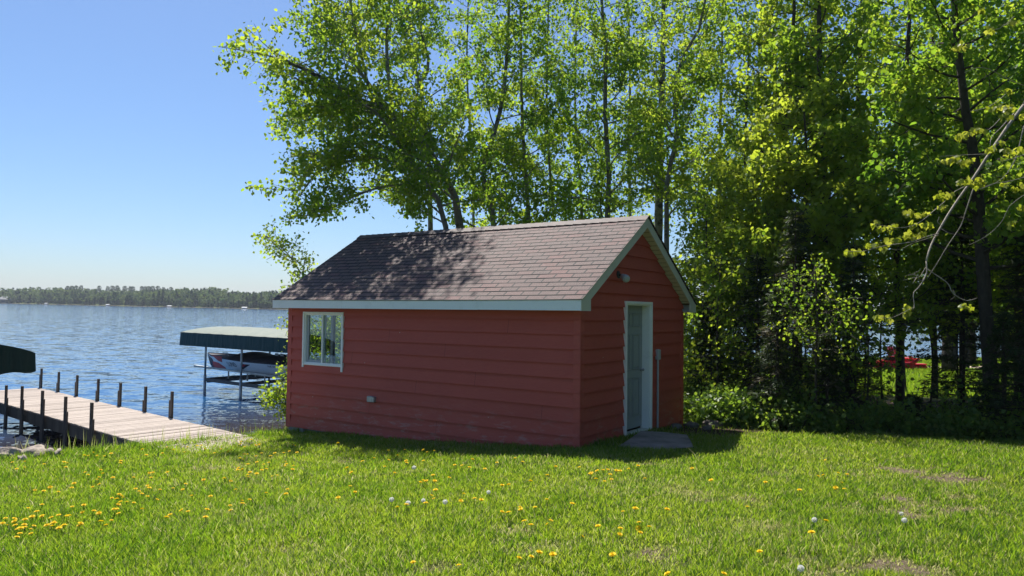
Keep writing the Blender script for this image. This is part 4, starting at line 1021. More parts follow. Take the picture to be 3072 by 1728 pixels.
UND = [(2090, 17.5, 620, 'first'), (2160, 15.2, 760, 'second'), (2240, 17.0, 700, 'third'), (2320, 15.0, 820, 'fourth'), (2410, 17.5, 760, 'fifth'), (2520, 15.4, 800, 'sixth'), (2590, 17.6, 740, 'seventh'), (2650, 14.6, 860, 'eighth'), (2790, 16.6, 780, 'ninth'), (2880, 15.2, 840, 'tenth'), (3000, 16.8, 760, 'eleventh'), (2720, 20.5, 800, 'twelfth'), (2200, 20.0, 700, 'thirteenth')]
for k, (px, Y_, yt, w_) in enumerate(UND):
    broadleaf('understory_sapling', 'slim leafy understory sapling, %s counting from the shed into the wood' % w_, np.array([base_at(px, Y_), at(px+8*(-1)**k, 1080, Y_), at(px-6, (1080+yt)/2, Y_), at(px+5, yt, Y_)]), .025, .007, -.35 if px > 2560 else -1.9, 22, 1.15, 5200, .075, ML, M['dark_bark'], 300+k, 'understory saplings in the wood', tone=.8, elev=(-.1, .5), sub=5, per=10, spread=.13)

# firs
def fir(name, label, x, y, h, seed, dead=.25, r=None, group='firs along the wood edge', dens=1.0):
    rg = np.random.RandomState(seed); z0 = float(gz(x, y))-.05; root = empty(name, (x, y, z0), label, 'fir tree', group)
    b = MB(); b.tube([(0, 0, 0), (.02, 0, h*.5), (0, .02, h)], [.02+h*.011, .015+h*.006, .008], 8); b.build('trunk', M['dark_bark'], root, smooth=True)
    rr = r or h*.26; bb = MB(); Cs, Ds, sh = [], [], []; z = h*.05; az = 0
    while z < h*.99:
        nb = rg.randint(4, 7)
        for k in range(nb):
            az += 6.283/nb+rg.normal(0, .25); L = (rr*(1-z/h)**.8+.08)*rg.uniform(.6, 1.15); dr = np.array([math.cos(az), math.sin(az), rg.uniform(-.15, .2)])
            side_ = np.array([-math.sin(az), math.cos(az), 0]); p0 = np.array([0, 0, z]); pts = [p0]
            for s in range(4): pts.append(pts[-1]+dr*L/4); dr = dr+np.array([0, 0, -.07+rg.normal(0, .05)])
            bb.tube(pts, [.010, .008, .006, .005, .003], 4, cap=False)
            bare = rg.rand() < dead*(1-z/h)*1.6
            ns = int(L/.05*dens)+3
            for s in range(ns):
                t = .15+.85*s/ns
                if bare and rg.rand() < .75: continue
                p, _ = poly_at(pts, t); l2 = (.30*L*(1-t)+.06)
                for sg in (-1, 1):
                    q = p+side_*sg*l2*rg.uniform(.1, .9)+dr*.3*l2+rg.normal(0, .015, 3); Cs.append(q); dd = side_*sg*.8+dr*.6+rg.normal(0, .25, 3); Ds.append(dd/np.linalg.norm(dd)); sh.append(rg.uniform(0, .75) if not bare else 1)
        z += rg.uniform(.10, .17)*(h/4)**.3
    bb.build('branches', M['dark_bark'], root)
    Cs = np.repeat(np.array(Cs), 3, 0)+rg.normal(0, .025, (len(Cs)*3, 3)); Ds = np.repeat(np.array(Ds), 3, 0)+rg.normal(0, .35, (len(Ds)*3, 3)); sh = np.repeat(sh, 3)
    n = len(Cs); up = rg.normal(size=(n, 3))*.6+np.array([0, 0, 1]); sd = np.cross(Ds, up); sd /= np.linalg.norm(sd, axis=1)[:, None]
    Lh = rg.uniform(.03, .07, n)[:, None]; V = np.stack([Cs-Ds*Lh, Cs+sd*Lh*.26, Cs+Ds*Lh, Cs-sd*Lh*.26], 1).reshape(-1, 3)
    link('needles', mesh_np('needles', V, quads=np.arange(4*n).reshape(n, 4), rnd=np.repeat(sh, 4)), M['fir_needle'], root); return root
FIRS = [(2270, 15.0, 3.5, 'tall scraggly fir right of the shed with dead lower twigs'), (2130, 15.8, 2.6, 'small dark fir close to the right shed corner'), (2385, 14.2, 4.3, 'tallest dark fir at the middle of the wood edge'), (2330, 13.4, 2.6, 'short fir in front of the tall scraggly one'),
        (2560, 13.8, 3.6, 'fir left of the red kayak, partly hidden by saplings'), (2885, 14.6, 4.4, 'dark fir left of the largest trunk'), (3010, 12.6, 2.2, 'small fir in shade at the right edge'), (2740, 12.9, .8, 'very small fir in shade under the hanging branch'), (2480, 13.0, 1.9, 'low bushy fir below the bright sapling'), (3100, 13.6, 5.0, 'fir rising at the right frame edge'), (2515, 15.6, 3.0, 'fir behind the bright sapling')]
FT = []
for k, (px, Y_, h, lab) in enumerate(FIRS):
    p = base_at(px, Y_); FT.append(fir('fir_tree', lab, p[0], p[1], h, 60+k, dead=.6 if k in (0, 2, 4) else .35, dens=.8))

# undergrowth shrubs
def shrub(px, Y_, h, seed, label, m_=None, n=1500, wd=.8, tone=.5):
    rg = np.random.RandomState(seed); p = base_at(px, Y_); root = empty('shrub', (p[0], p[1], p[2]), label, 'shrub', 'shrubs along the wood edge'); b = MB(); C = []
    for k in range(13):
        az = rg.uniform(0, 6.28); ln = h*rg.uniform(.6, 1.1); q = np.array([rg.normal(0, .06), rg.normal(0, .06), 0]); d = np.array([math.cos(az)*wd*.5, math.sin(az)*wd*.5, 1]); pts = [q]
        for s in range(4): q = q+d*ln/4/np.linalg.norm(d); pts.append(q.copy()); d = d+rg.normal(0, .22, 3)
        b.tube(pts, [.009, .007, .006, .004, .003], 4, cap=False)
        for s in range(9): t = rg.uniform(.25, 1); c, _ = poly_at(pts, t); C.append(c+rg.normal(0, .12, 3))
    b.build('stems', M['dark_bark'], root); C = np.array(C); C = C[rg.randint(0, len(C), n)]+rg.normal(0, .085, (n, 3)); C[:, 2] = np.maximum(C[:, 2], .03)
    leaves('foliage', C, .07, m_ or M['shrub_leaf'], root, rg, droop=.2, shade=np.full(n, tone), hexa=True); return root
SH = [(2085, 13.9, 1.0), (2135, 13.3, .8), (2180, 14.2, 1.3), (2215, 13.0, .7), (2262, 13.7, 1.1), (2300, 12.9, .9), (2350, 13.1, 1.1), (2400, 12.6, .8), (2440, 13.4, 1.3), (2480, 12.5, .8), (2530, 12.9, 1.0), (2590, 12.5, .9), (2640, 13.3, 1.1), (2690, 12.4, .8), (2740, 12.7, 1.0), (2800, 12.4, .8), (2850, 13.2, 1.1), (2900, 12.3, .9), (2950, 12.8, 1.0), (3010, 12.1, .8), (3070, 12.5, 1.1), (3120, 12.2, 1.0), (2060, 15.6, 1.5), (2110, 16.2, 1.7)]
for k, (px, Y_, h) in enumerate(SH):
    order = sorted(range(22), key=lambda q: SH[q][0]); ORD = 'first second third fourth fifth sixth seventh eighth ninth tenth eleventh twelfth thirteenth fourteenth fifteenth sixteenth seventeenth eighteenth nineteenth twentieth twenty-first twenty-second'.split()
    lab = '%s %s shrub along the wood edge counting rightwards from the shed' % (ORD[order.index(k)] if k < 22 else 'last', ('low', 'full', 'small', 'tall', 'tiny')[k % 5])
    if k == 0: lab = 'sunlit leafy shrub just right of the shed corner'
    if k == 22: lab = 'taller leafy shrub behind the shed corner with water behind it'
    if k == 23: lab = 'tallest leafy shrub behind the small fir by the shed'
    shrub(px, Y_+.25, h*(.55, .9, .7, 1.05, .45)[k % 5]*(.62 if 2570 < px < 2920 else 1), 100+k, lab, n=1100, tone=.4 if k in (0, 1, 2, 22, 23) else .5)

# background trees across the neighbouring lawn, copies of three prototypes
def proto(seed, h, r, zl, nl, ll, nlf, bk, tone):
    P = np.array([(0, 0, 0), (.1, 0, h*.35), (-.1, .1, h*.7), (0, 0, h)]); return broadleaf('background_tree', 'x', P, r, r*.25, zl, nl, ll, nlf, .15, ML, M[bk], seed, 'trees beyond the neighbouring lawn', tone=tone, spread=.3, per=9)
P1 = proto(201, 13, .20, 2.6, 46, 3.0, 16000, 'dark_bark', .4); P2 = proto(202, 11, .14, 1.8, 40, 2.6, 14000, 'pale_bark', .6); P3 = proto(203, 15, .30, 3.6, 46, 3.4, 17000, 'dark_bark', .3)
BT = [(2846, 29, 2, 'thick grey trunk standing on the far lawn right of the red chair'), (2893, 31, 0, 'first of two dark trunks close together right of the thick grey trunk'), (2915, 33.5, 0, 'second of two dark trunks close together right of the thick grey trunk'), (3030, 38, 2, None), (3130, 33, 0, None), (3180, 31, 1, None),
      (2990, 41, 0, None), (3260, 36, 2, None), (3350, 30, 0, None), (3500, 28, 1, None), (3060, 22, 0, None), (3200, 20, 0, None), (3400, 17, 1, None),
      ]
used = {}
for k, (px, Y_, t, lab) in enumerate(BT):
    pr = (P1, P2, P3)[t]; o = copy_tree(pr) if used.get(t) else pr; used[t] = 1
    p = base_at(px, Y_)
    o.location = p; o.rotation_euler.z = k*1.3; s = .9+.25*((k*7) % 5)/5; o.scale = (s, s, s)
    o['label'] = lab or 'leafy background tree in the wood beyond the right side undergrowth'

# unseen firs added past the right edge to keep sky light off the gable
for k, (x, y, t) in enumerate([(9.6, 8.2, 0), (10.2, 5.2, 1), (9.8, 2.2, 2), (9.2, -1, 1), (11.6, 10.8, 0), (12.4, 6.6, 2), (11.4, .2, 0), (8.8, -4, 1)]):
    o = copy_tree(FT[(0, 2, 5)[t]]); o.location = (x, y, float(gz(x, y))); o.rotation_euler.z = k*1.9; s = 2.3+.4*((k*3) % 4)/4; o.scale = (s, s, s); o['label'] = 'unseen dark fir added past the right edge of the lawn to darken the gable'
for k, (x, y) in enumerate([(8.4, 8.6), (8.0, 7.2), (8.5, 5.8), (8.0, 4.4), (8.4, 3.0), (8.1, 1.6), (8.5, .2), (8.2, -1.4), (9.3, 10.2)]):
    o = copy_tree(FT[(0, 2, 5)[k % 3]]); o.location = (x, y, float(gz(x, y))); o.rotation_euler.z = k*2.1; o.scale = (1.15,)*3; o['label'] = 'unseen dark fir added past the right edge of the lawn to darken the gable'

# ------------------------------------------------------------------ neighbour's path, kayak, chair
pts = [(6.0, 33.6), (9.0, 33.0), (13, 31.8), (17.5, 31.2), (22, 31.6), (30, 33), (45, 36)]
vs_, fs = [], []; b = MB()
PL = smooth_line(np.array([(a, c, 0) for a, c in pts]), 60)
for k, q in enumerate(PL):
    wv = .55+.12*math.sin(k*.9)
    for dy in (-wv, 0, wv): vs_.append((q[0], q[1]+dy, float(gz(q[0], q[1]+dy))+.03))
for k in range(len(PL)-1):
    for j in range(2): fs.append((k*3+j, k*3+j+1, (k+1)*3+j+1, (k+1)*3+j)[::-1])
b.add(vs_, fs); tag(b.build('path', simple('sand_path', (.46, .36, .28), .95, var=.25, scale=4, bscale=30)), kind='structure')
p = base_at(2672, 29.5); ky = empty('kayak', (p[0], p[1], p[2]+.08), 'red plastic kayak lying on the far lawn behind the trees', 'kayak'); ky.rotation_euler = (0.25, -.12, .15)
b = MB(); xs_ = np.linspace(-1.3, 1.3, 15); b.tube([(x, 0, .18+.12*abs(x/1.3)**3) for x in xs_], [max(.02, .30*(1-abs(x/1.32)**2.2)) for x in xs_], 14); b.build('hull', M['red_plastic'], ky, smooth=True)
b = MB(); b.tube([(-.35, 0, .45), (0, 0, .475), (.35, 0, .45)], [.06, .17, .06], 12); b.build('cockpit', M['cover_dark'], ky, smooth=True)
p = base_at(2703, 29.2); ch = empty('lawn_chair', (p[0], p[1], p[2]+.02), 'red plastic lawn chair standing beside the red kayak', 'chair'); ch.rotation_euler.z = .5
b = MB()
for k in range(4): b.beam((-.22+.145*k, .25, .35), (-.24+.16*k, .48, .98), .12, .02, up=(0, -1, .3))
b.build('backrest', M['red_plastic'], ch)
b = MB()
for k in range(4): b.beam((-.26, -.25+.14*k, .38-.02*k), (.26, -.25+.14*k, .38-.02*k), .12, .02)
b.build('seat', M['red_plastic'], ch)
for x, y in ((-.27, -.27), (.27, -.27), (-.27, .35), (.27, .35)):
    b = MB(); b.beam((x, y, 0), (x, y, .58), .07, .04, up=(1, 0, 0)); b.build('leg', M['red_plastic'], ch)
for x in (-.3, .3):
    b = MB(); b.box(x-.06, x+.06, -.32, .4, .582, .605); b.build('armrest', M['red_plastic'], ch)
p = base_at(2752, 29.8); b = MB(); b.box(-.35, .35, -.18, .18, 0, .2, bev=.05); b.box(-.33, .33, -.17, .17, .205, .26, bev=.03); o = b.build('red_cooler', M['red_plastic']); o.location = p+np.array([0, 0, .07]); tag(o, 'low red box on the far lawn right of the red chair', 'cooler')

# ------------------------------------------------------------------ near maple with the hanging branch at right
mp_ = broadleaf('maple_tree', 'grey barked maple whose hanging branch with young leaves enters at right', np.array([(6.0, 6.0, float(gz(6.0, 6.0))-.05), (6.0, 6.05, 1.5), (6.1, 6.0, 4.5), (6.2, 6.0, 9.5)]), .17, .05, 3.3, 40, 3.1, 34000, .11, ML, M['twig_bark'], 90, elev=(.15, .6), spread=.16)
o0 = np.array(mp_.location); Mx = lambda x, y, Y_=5.6: at(2400+x*.4831, 300+y*.4831, Y_)-o0
BR = MB(); TL = []
def br(pts, ra, rb, n=14, y0=5.6, y1=5.6, leafy=()):
    P = [Mx(x, y, y0+(y1-y0)*i/(len(pts)-1)) for i, (x, y) in enumerate(pts)]; P = smooth_line(P, n)
    BR.tube(P, np.linspace(ra*.62, max(rb*.62, .0012), n), 7, cap=True); return P
top_ = Mx(1391, 30, 5.6)
BR.tube(smooth_line([np.array([.02, .02, 3.9]), np.array([-.6, 0, 4.4]), np.array([-1.2, -.1, 4.3]), (top_+np.array([.25, 0, .45])), top_], 14), np.linspace(.04, .0125, 14), 9)
br([(1391, 30), (1300, 150), (1190, 310), (1080, 480), (960, 650), (880, 780), (815, 900), (785, 1000)], .020, .011, 22, 5.6, 5.3)
br([(785, 1000), (785, 1080), (740, 1160), (705, 1200), (710, 1280), (700, 1300)], .0085, .003, 16, 5.3, 5.2)
br([(790, 1050), (850, 1090), (920, 1140), (950, 1200), (1030, 1245), (1100, 1230)], .006, .0025, 14, 5.3, 5.2)
br([(1391, 160), (1350, 330), (1310, 420), (1240, 500), (1130, 550)], .008, .003, 12, 5.8, 5.9)
br([(1080, 540), (1030, 690), (1000, 780), (920, 900), (860, 1000), (790, 1110)], .008, .003, 16, 5.45, 5.5)
br([(1170, 335), (1050, 340), (960, 345), (870, 350)], .005, .002, 8, 5.5, 5.3)
br([(1330, 80), (1240, 180), (1190, 230), (1180, 290)], .006, .0025, 8, 5.6, 5.4)
br([(1060, 520), (960, 570), (900, 630), (840, 680), (770, 740), (700, 780), (600, 795), (470, 770)], .006, .002, 14, 5.45, 5.0)
br([(860, 830), (780, 850), (700, 880), (600, 895), (500, 910), (390, 940), (280, 940)], .0065, .002, 14, 5.35, 4.9)
br([(860, 840), (700, 890), (620, 930), (560, 925)], .004, .0015, 8, 5.35, 5.1)
br([(1391, 340), (1300, 370), (1220, 385)], .005, .002, 6, 5.8, 5.7)
br([(1391, 480), (1300, 505), (1200, 520), (1110, 555)], .005, .002, 8, 5.8, 5.7)
br([(1060, 70), (1150, 50), (1230, 5), (1300, -60)], .004, .004, 8, 5.2, 5.4)
br([(1280, 60), (1230, 130), (1160, 190), (1060, 215)], .005, .002, 8, 5.5, 5.3)
br([(780, 1040), (740, 1100), (710, 1080), (715, 1070), (740, 1065)], .004, .0015, 10, 5.3, 5.25)
br([(790, 1060), (760, 1120), (735, 1115), (725, 1100), (640, 1120)], .004, .0015, 10, 5.3, 5.2)
br([(725, 1100), (700, 1140)], .003, .0015, 4, 5.25, 5.2); br([(735, 1090), (690, 1085), (655, 1092)], .003, .0012, 5, 5.25, 5.2)
br([(880, 780), (855, 760), (860, 740), (865, 725)], .004, .002, 6, 5.3, 5.3); br([(880, 800), (920, 825), (955, 832)], .003, .0012, 5, 5.3, 5.3)
br([(640, 1320), (590, 1345), (540, 1355), (500, 1350)], .003, .0015, 6, 5.2, 5.1); br([(700, 1290), (660, 1310), (640, 1322)], .003, .002, 5, 5.2, 5.2)
br([(1391, 590), (1300, 660), (1250, 760), (1150, 850), (1050, 900)], .004, .002, 10, 5.9, 6.1)
br([(1330, -520), (1250, -450), (1170, -430)], .004, .002, 6, 5.7, 5.6); br([(1391, -90), (1290, -130), (1180, -190), (1100, -200), (1020, -170)], .005, .002, 10, 5.7, 5.5)
br([(950, 1180), (965, 1215), (935, 1240)], .0025, .001, 4, 5.2, 5.2)
BR.build('hanging_branch', M['twig_bark'], mp_, smooth=True)
CL = [(290, 940, 8), (330, 945, 5), (380, 940, 5), (430, 905, 6), (470, 895, 5), (520, 922, 7), (460, 770, 5), (510, 790, 5), (550, 800, 5), (590, 780, 4), (660, 835, 7), (700, 840, 6), (745, 825, 7), (705, 775, 6), (560, 875, 4), (600, 870, 4), (660, 700, 6), (700, 700, 5), (740, 710, 5), (775, 705, 5), (860, 590, 4), (890, 592, 4), (920, 595, 5), (885, 662, 8), (985, 225, 8), (1020, 205, 7), (1045, 218, 4), (900, 375, 5), (930, 370, 5), (985, 365, 8), (1010, 395, 6), (1050, 370, 5), (1000, 500, 6), (1035, 500, 6), (1090, 520, 8), (1125, 510, 8), (1120, 490, 6), (1285, 315, 9), (1320, 320, 8), (1350, 315, 5), (1340, 545, 6), (1378, 538, 7), (1375, 668, 8), (1310, 768, 5), (480, 1345, 8), (548, 1352, 5), (665, 1290, 8), (660, 1325, 6), (1010, 1275, 8), (1040, 1285, 6), (1200, 50, 5), (1230, 45, 5), (1270, 50, 5), (1305, 48, 6), (1270, 110, 5), (1380, 105, 5), (1110, 185, 5), (1080, 190, 5), (1180, 305, 5), (1210, 300, 4), (1275, 525, 5), (770, 780, 4), (800, 770, 4), (985, -330, 6), (1010, -340, 6), (1300, -60, 6), (1180, -440, 6), (1120, -560, 7), (1330, -480, 6), (1240, 260, 4)]
rg = np.random.RandomState(77); Vl, Fl, Rl = [], [], []
for (x, y, n) in CL:
    for _ in range(n+3):
        c = Mx(x+rg.normal(0, 11), y+rg.normal(0, 8)-6, 5.25+rg.normal(0, .03)); L = rg.uniform(.028, .052)
        d = np.array([rg.normal(0, .55), rg.normal(0, .5), -1+rg.normal(0, .35)]); d /= np.linalg.norm(d); s_ = rg.normal(size=3); s_ -= s_.dot(d)*d; s_ /= np.linalg.norm(s_); nn = np.cross(d, s_)
        k = len(Vl)*1; bi = len(Vl)
        pr = [(0, 0), (.22, .36), (.5, .50), (.62, .26), (1, 0), (.62, -.26), (.5, -.50), (.22, -.36)]
        for a_, w_ in pr: Vl.append(c+d*a_*L+s_*w_*L+nn*abs(w_)*L*.35)
        r_ = rg.rand()
        for i_ in ((0, 1, 2, 3), (0, 3, 4, 5), (0, 5, 6, 7)): Fl.append(tuple(bi+q_ for q_ in i_))
        Rl += [r_]*8
link('young_leaves', mesh_np('young_leaves', np.array(Vl), quads=np.array(Fl), rnd=Rl), M['young_leaf'], mp_)

# ------------------------------------------------------------------ lawn grass (nobody could count it)
rg = np.random.RandomState(9)
def tall_at(x, y):   # patches of longer grass
    return np.clip(.5+.35*np.sin(x*.9+1.3)*np.sin(y*.7+.4)+.25*np.sin(x*2.3-y*1.9)+.2*np.sin(x*5.1+y*3.7), 0, 1)
def grass_points(n, y0, y1, spread=.78, pw=1.0):
    y = y0+(y1-y0)*rg.uniform(0, 1, n)**pw; x = rg.uniform(-1, 1, n)*(y*spread+.6); return x, y
xa, ya = grass_points(330000, 3.9, 8.2); xb, yb_ = grass_points(330000, 8.2, 15.2)
x = np.concatenate([xa, xb]); y = np.concatenate([ya, yb_])
s = sdist(x, y); a_, b_ = shed_uv(x, y)
ok = (s > .3) & ~((a_ > -.03) & (a_ < 6.3) & (b_ > .02)&(b_ < 4)) & (rg.rand(len(x)) > wood_at(x, y)*.93) & (rg.rand(len(x)) > bare_at(x, y)*.80)
slab_ = np.zeros(len(x), bool)
for i in range(len(SLAB)):
    (x1, y1), (x2, y2) = SLAB[i-1], SLAB[i]
    slab_ ^= ((y1 > y) != (y2 > y)) & (x < (x2-x1)*(y-y1)/(y2-y1+1e-12)+x1)
ok &= ~slab_
x, y = x[ok], y[ok]; s = s[ok]; n = len(x)
tl = tall_at(x, y); 
clump = np.clip(.5+.5*np.sin(x*13+2*np.sin(y*7))*np.sin(y*11+2*np.sin(x*9)), 0, 1)
h = (.028+.045*rg.uniform(0, 1, n)**1.5+.045*tl*rg.rand(n))*(.8+.5*clump); h *= .88*(1-.62*np.clip(bare_at(x, y, 1.6)*1.3, 0, 1)); h *= np.where(s < 1.5, 1.6, 1)*np.where(rg.rand(n) < .02, 1.6, 1)
bank = (s < 1.1) & (rg.rand(n) < .06); h = np.where(bank, rg.uniform(.16, .42, n), h)
wdt = (.0022+.00035*y)*rg.uniform(.7, 1.3, n)*np.where(bank, .6, 1)
th = rg.uniform(0, 6.283, n); lean = rg.uniform(.1, .9, n)*h*np.where(bank, .3, 1); lt = rg.uniform(0, 6.283, n)
z = gz(x, y)-.004
B0 = np.stack([x, y, z], 1); wv = np.stack([np.cos(th), np.sin(th), 0*th], 1)*wdt[:, None]; ld = np.stack([np.cos(lt), np.sin(lt), 0*lt], 1)*lean[:, None]
U_ = np.array([0, 0, 1.0])
mid = B0+U_*(h*.55)[:, None]+ld*.35; tip = B0+U_*h[:, None]+ld
V5 = np.stack([B0-wv, B0+wv, mid+wv*.8, mid-wv*.8, tip], 1).reshape(-1, 3)
k = np.arange(n)*5; quads = np.stack([k, k+1, k+2, k+3], 1); tris = np.stack([k+3, k+2, k+4], 1)
patch = .5+.3*np.sin(x*1.7+y*.8)+.25*np.sin(y*2.9-x*.6)
dry = rg.rand(n) < (.09+.36*np.clip(patch-.50, 0, 1)+.7*np.clip(bare_at(x, y, 1.3)*1.6, 0, 1)+.06*(1-tl))
r = np.clip(.26+.24*(1-tl)+.10*np.sin(x*7+y*3)*np.sin(y*6-x*2)+rg.normal(0, .16, n), 0, .66); r = np.where(dry, rg.uniform(.75, 1, n), r); r = np.where(bank & (rg.rand(n) < .6), .9, r)
o = link('lawn_grass', mesh_np('lawn_grass', V5, quads=quads, tris=tris, rnd=np.repeat(r, 5)), M['grass_blade']); tag(o, 'bright green lawn grass sloping down to the lake', 'grass', kind='stuff')
# the neighbour's lawn, coarser
n = 120000; x = rg.uniform(3, 32, n); y = rg.uniform(19.5, 42, n); ok = sdist(x, y) > .5; ok &= ~(np.abs(y-np.interp(x, [p_[0] for p_ in pts], [p_[1] for p_ in pts])) < .6); x, y = x[ok], y[ok]; n = len(x)
C = np.stack([x, y, gz(x, y)], 1); h = rg.uniform(.06, .16, n)[:, None]; th = rg.uniform(0, 6.28, n); wv = np.stack([np.cos(th), np.sin(th), 0*th], 1)*.02
V3 = np.stack([C-wv, C+wv, C+U_*h+wv*rg.normal(0, 1.5, (n, 1))], 1).reshape(-1, 3)
o = link('far_lawn_grass', mesh_np('far_lawn_grass', V3, tris=np.arange(3*n).reshape(n, 3), rnd=np.repeat(rg.uniform(.2, .6, n), 3)), M['grass_blade']); tag(o, 'sunlit lawn grass beyond the wood by the red kayak', 'grass', kind='stuff')

# ------------------------------------------------------------------ dandelions
def dandelion_proto(kind, seed):
    rg = np.random.RandomState(seed); root = empty('dandelion'); b = MB()
    H = .085; b.tube([(0, 0, 0), (.006, 0, H*.5), (0, .004, H)], [.0016, .0016, .002], 5); b.build('stem', M['stem_green'], root)
    if kind == 'yellow':
        Vl, Fl, Rl = [], [], []
        for ring, (n, L, e) in enumerate(((22, .021, .12), (20, .018, .42), (15, .013, .8), (9, .008, 1.2))):
            for k in range(n):
                a_ = 6.283*k/n+ring*.13+rg.normal(0, .05); d = np.array([math.cos(a_)*math.cos(e), math.sin(a_)*math.cos(e), math.sin(e)]); s_ = np.array([-math.sin(a_), math.cos(a_), 0])
                c = np.array([0, .004, H]); bi = len(Vl); w_ = .0027; L_2 = L*rg.uniform(.9, 1.1)
                Vl += [c-s_*.0008, c+s_*.0008, c+d*L_2+s_*w_, c+d*L_2-s_*w_]; Fl.append((bi, bi+1, bi+2, bi+3)); Rl += [rg.rand()*.6+.13*ring]*4
        link('flower_head', mesh_np('flower_head', np.array(Vl), quads=np.array(Fl), rnd=np.clip(Rl, 0, 1)), M['petal'], root)
    else:
        Vl, Fl, Rl = [], [], []
        for k in range(170):
            d = rg.normal(size=3); d /= np.linalg.norm(d); c = np.array([0, .004, H+.01]); L = .019*rg.uniform(.85, 1.05)
            for q in range(3):
                s_ = rg.normal(size=3); s_ -= s_.dot(d)*d; s_ /= np.linalg.norm(s_); bi = len(Vl)
                Vl += [c+d*.002, c+d*L*.7, c+d*L+s_*.005, c+d*L-s_*.0008]; Fl.append((bi, bi+1, bi+2, bi+3)); Rl += [rg.rand()]*4
        link('seed_head', mesh_np('seed_head', np.array(Vl), quads=np.array(Fl), rnd=Rl), M['seed_white'], root)
    return root
PA = """125,232 195,237 150,297 198,283 378,264 300,455 433,443 374,484 610,457 652,427 500,502 228,618 365,610 632,610 728,600 746,630 784,654 324,676 370,688 285,715 382,710 480,702 518,688 570,712 585,705 52,706 80,730 15,757 38,766 180,735 218,732 155,778 200,775 160,800 205,795 240,800 160,820 185,808 255,770 160,850 120,884 10,873 298,838 462,755 505,742 433,780 445,795 530,775 520,790 508,812 580,792 650,766 687,765 853,765 925,783 955,725 893,667 858,672 1045,674 985,640 1000,630 1005,570 990,590 1070,580 1100,578 1135,576 968,527 1000,520 1035,528 1050,537 1200,520 1262,512 1308,548 1210,626 1165,470 1180,472 1262,470 1355,465 1490,457 1582,472 1575,425 1278,420 1290,370 1275,322 1312,328 1140,360 1465,327 968,382 902,347 895,425 820,380 838,370 818,422 738,330 738,345 848,290 1000,248 1018,228 530,250 600,237 565,293 705,187 760,185 800,157 850,167 903,185 955,170 1245,135 1250,190 1400,162 1445,117 1475,142 1567,157 1595,123 1615,630 1625,650 1660,528 1757,650 1767,708 1760,388 1490,688 1407,724 1820,525 1925,390 1958,380 1845,168 1688,98 1735,98 1752,115 1900,117 1978,128 2000,135 2065,75 2085,92 2110,100 2175,95 2200,92 2220,80 2160,58 2058,205 2110,180 2140,160 2090,208 2210,178 2240,170 2262,150 2330,200 2370,165 2442,160 2130,268 2085,283 2048,308 2118,303 2150,320 2235,303 2275,312 2195,338 2118,360 2140,362 2340,355 2370,350 2490,308 2225,232 2278,264 2320,245 2438,262 2485,250 2520,262 2455,235 2530,100 2550,105 2497,145 2562,150 2450,68 2038,468 2275,492 2465,468 2468,515 2055,560 2130,550 2070,612 1997,640 1965,597"""
PB = """35,275 35,615 105,540 127,570 108,437 145,455 207,393 270,370 345,382 330,423 380,455 358,315 415,355 470,315 462,397 478,387 590,385 597,310 625,330 652,323 650,478 725,500 550,520 568,522 613,513 643,516 667,580 603,603 668,614 597,662 462,677 420,670 785,410 838,413 880,378 862,435 972,436 1060,390 1172,362 1212,402 1080,542 1142,540 1255,520 810,627 830,595 908,635 942,628 1075,698 1098,705 1142,724 1180,672 1220,697 1303,675 1375,628 1383,482 1427,410 1595,418 1650,472 1668,458 1735,435 1755,433 1732,448 1810,453 1842,440 1777,470 1787,484 1690,507 1745,520 1912,435 1957,420 2010,493 2450,510 2313,420 1525,650 1548,657 1373,755 1415,767 1252,780 1277,798 1168,985 1255,982 1310,972 1405,990 525,1017 822,1042 1558,842 1715,808 1840,816 1820,830 1957,820 2030,805 1987,762 1983,775 1937,690 1870,707 2128,700 1805,980 2200,1103 2483,1085"""
PC = """840,68 718,210 845,220 905,197 1008,197 938,262 900,313 995,328 582,345 283,262 140,477 810,607 705,728 242,866 582,862 483,934 742,940 1087,942 1232,798 1330,790 1410,850 1592,790 1460,914 1575,960 1635,418 2050,123 2270,888 2177,925 2180,963 2315,922 1893,1030 1775,1098 2010,1095 1955,1090 507,1080 1470,8"""
def parse(t, ox, oy, sc): return [(ox+sc*float(a), oy+sc*float(c)) for a, c in (q.split(',') for q in t.split())]
YEL = parse(PA, 0, 1300, .3494)+parse(PB, 1000, 1200, .4658)+parse(PC, 2200, 1350, .3385)
WHT = parse('372,650 493,645 583,632 720,655 1018,590 535,438', 1000, 1200, .4658)+parse('700,615 1548,630 580,1028 1480,545', 2200, 1350, .3385)
WL = ['leftmost of the four white seed heads in a row on the lawn before the shed', 'second white seed head from the left in the row of four before the shed', 'third white seed head from the left in the row of four before the shed', 'largest white seed head, rightmost in the row of four before the shed', 'small white seed head in thin grass below the shed wall middle', 'small white seed head nearest the shed wall',
      'big round white seed head alone on the right side of the lawn', 'white seed head at the left tip of the bare soil patch', 'white seed head at the bottom edge right of the picture centre', 'half open pale seed head above the bare soil patch']
yp = [dandelion_proto('yellow', 1), dandelion_proto('yellow', 2)]; wp = dandelion_proto('white', 3)
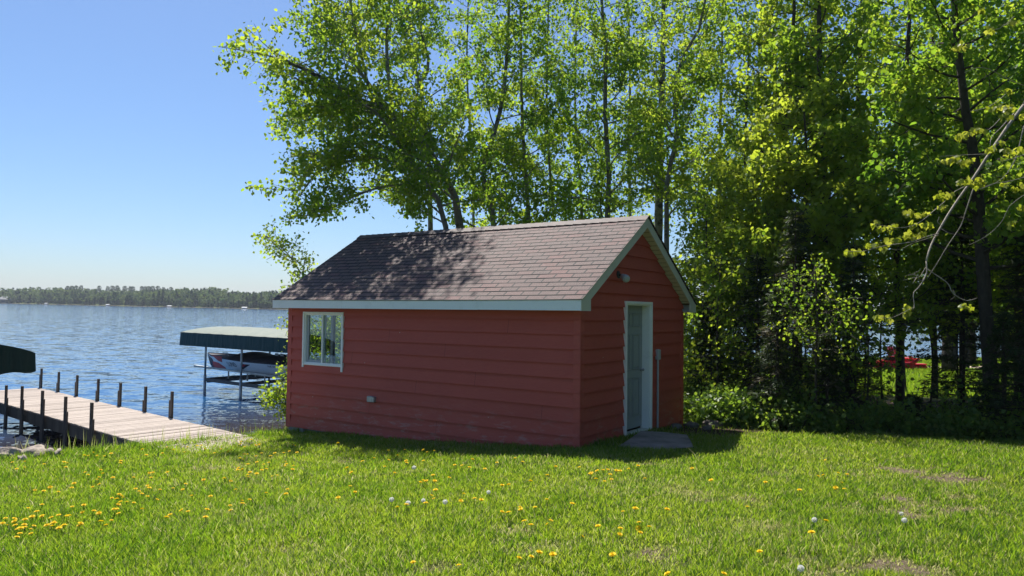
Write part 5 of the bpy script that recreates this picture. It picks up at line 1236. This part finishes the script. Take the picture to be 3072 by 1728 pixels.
def region(px, py):
    if px < 330 and py > 1510: return 'yellow dandelion in the dense cluster at the lower left edge of the lawn', 'dense dandelion cluster at the lower left'
    if px < 600 and py > 1440: return 'yellow dandelion in the long grass of the left foreground', 'dandelions in the left foreground grass'
    if px < 700: return 'yellow dandelion in the grass near the bank and dock', 'dandelions near the dock'
    if px < 960 and py < 1440: return 'yellow dandelion in the cluster below the left corner of the shed', 'dandelion cluster below the shed corner'
    if px < 1560: return 'yellow dandelion on the lawn below the long red wall', 'dandelions below the long wall'
    if px < 2000 and py < 1450: return 'yellow dandelion in the cluster just outside the shed shadow tip', 'dandelion cluster by the shadow tip'
    if px < 2250: return 'yellow dandelion on the lawn below the shed door', 'dandelions below the shed door'
    if py < 1480: return 'yellow dandelion in the grass close to the wood edge', 'dandelions near the wood edge'
    return 'yellow dandelion in the lower right foreground of the lawn', 'dandelions in the lower right foreground'
first = {0: 1, 1: 1, 2: 1}; rg = random.Random(12)
def put(kind, proto_, px, py, lab, grp):
    o = proto_ if first[kind] else copy_tree(proto_); first[kind] = 0
    p = gp(px, py, .10); s = rg.uniform(.85, 1.25)
    hgt = .085*s; p = np.array([p[0], p[1], float(gz(p[0], p[1]))])
    o.location = p; o.scale = (s, s, s); o.rotation_euler = (rg.gauss(-.05, .25), rg.gauss(0, .22), rg.uniform(0, 6.28)); tag(o, lab, 'dandelion', grp)
for (px, py) in YEL[:296]:
    k = rg.randint(0, 1); l, g = region(px, py); put(k, yp[k], px, py, l, g)
for (px, py), l in zip(WHT, WL): put(2, wp, px, py, l, 'white dandelion seed heads on the lawn')
print('yellow', len(YEL), 'verts', sum(len(m.vertices) for m in bpy.data.meshes))

# ------------------------------------------------------------------ thin summer haze over the lake
m = bpy.data.materials.new('haze'); m.use_nodes = True; nt = m.node_tree; nt.nodes.remove(nt.nodes['Principled BSDF'])
pv = nt.nodes.new('ShaderNodeVolumePrincipled'); pv.inputs['Color'].default_value = (.80, .88, 1, 1); pv.inputs['Density'].default_value = .0002; pv.inputs['Anisotropy'].default_value = .3
nt.links.new(pv.outputs[0], nt.nodes['Material Output'].inputs['Volume'])
b = MB(); b.box(-4300, 4300, -4300, 5300, -8, 26); tag(b.build('haze', m), 'thin pale haze lying over the lake', 'haze', kind='stuff')
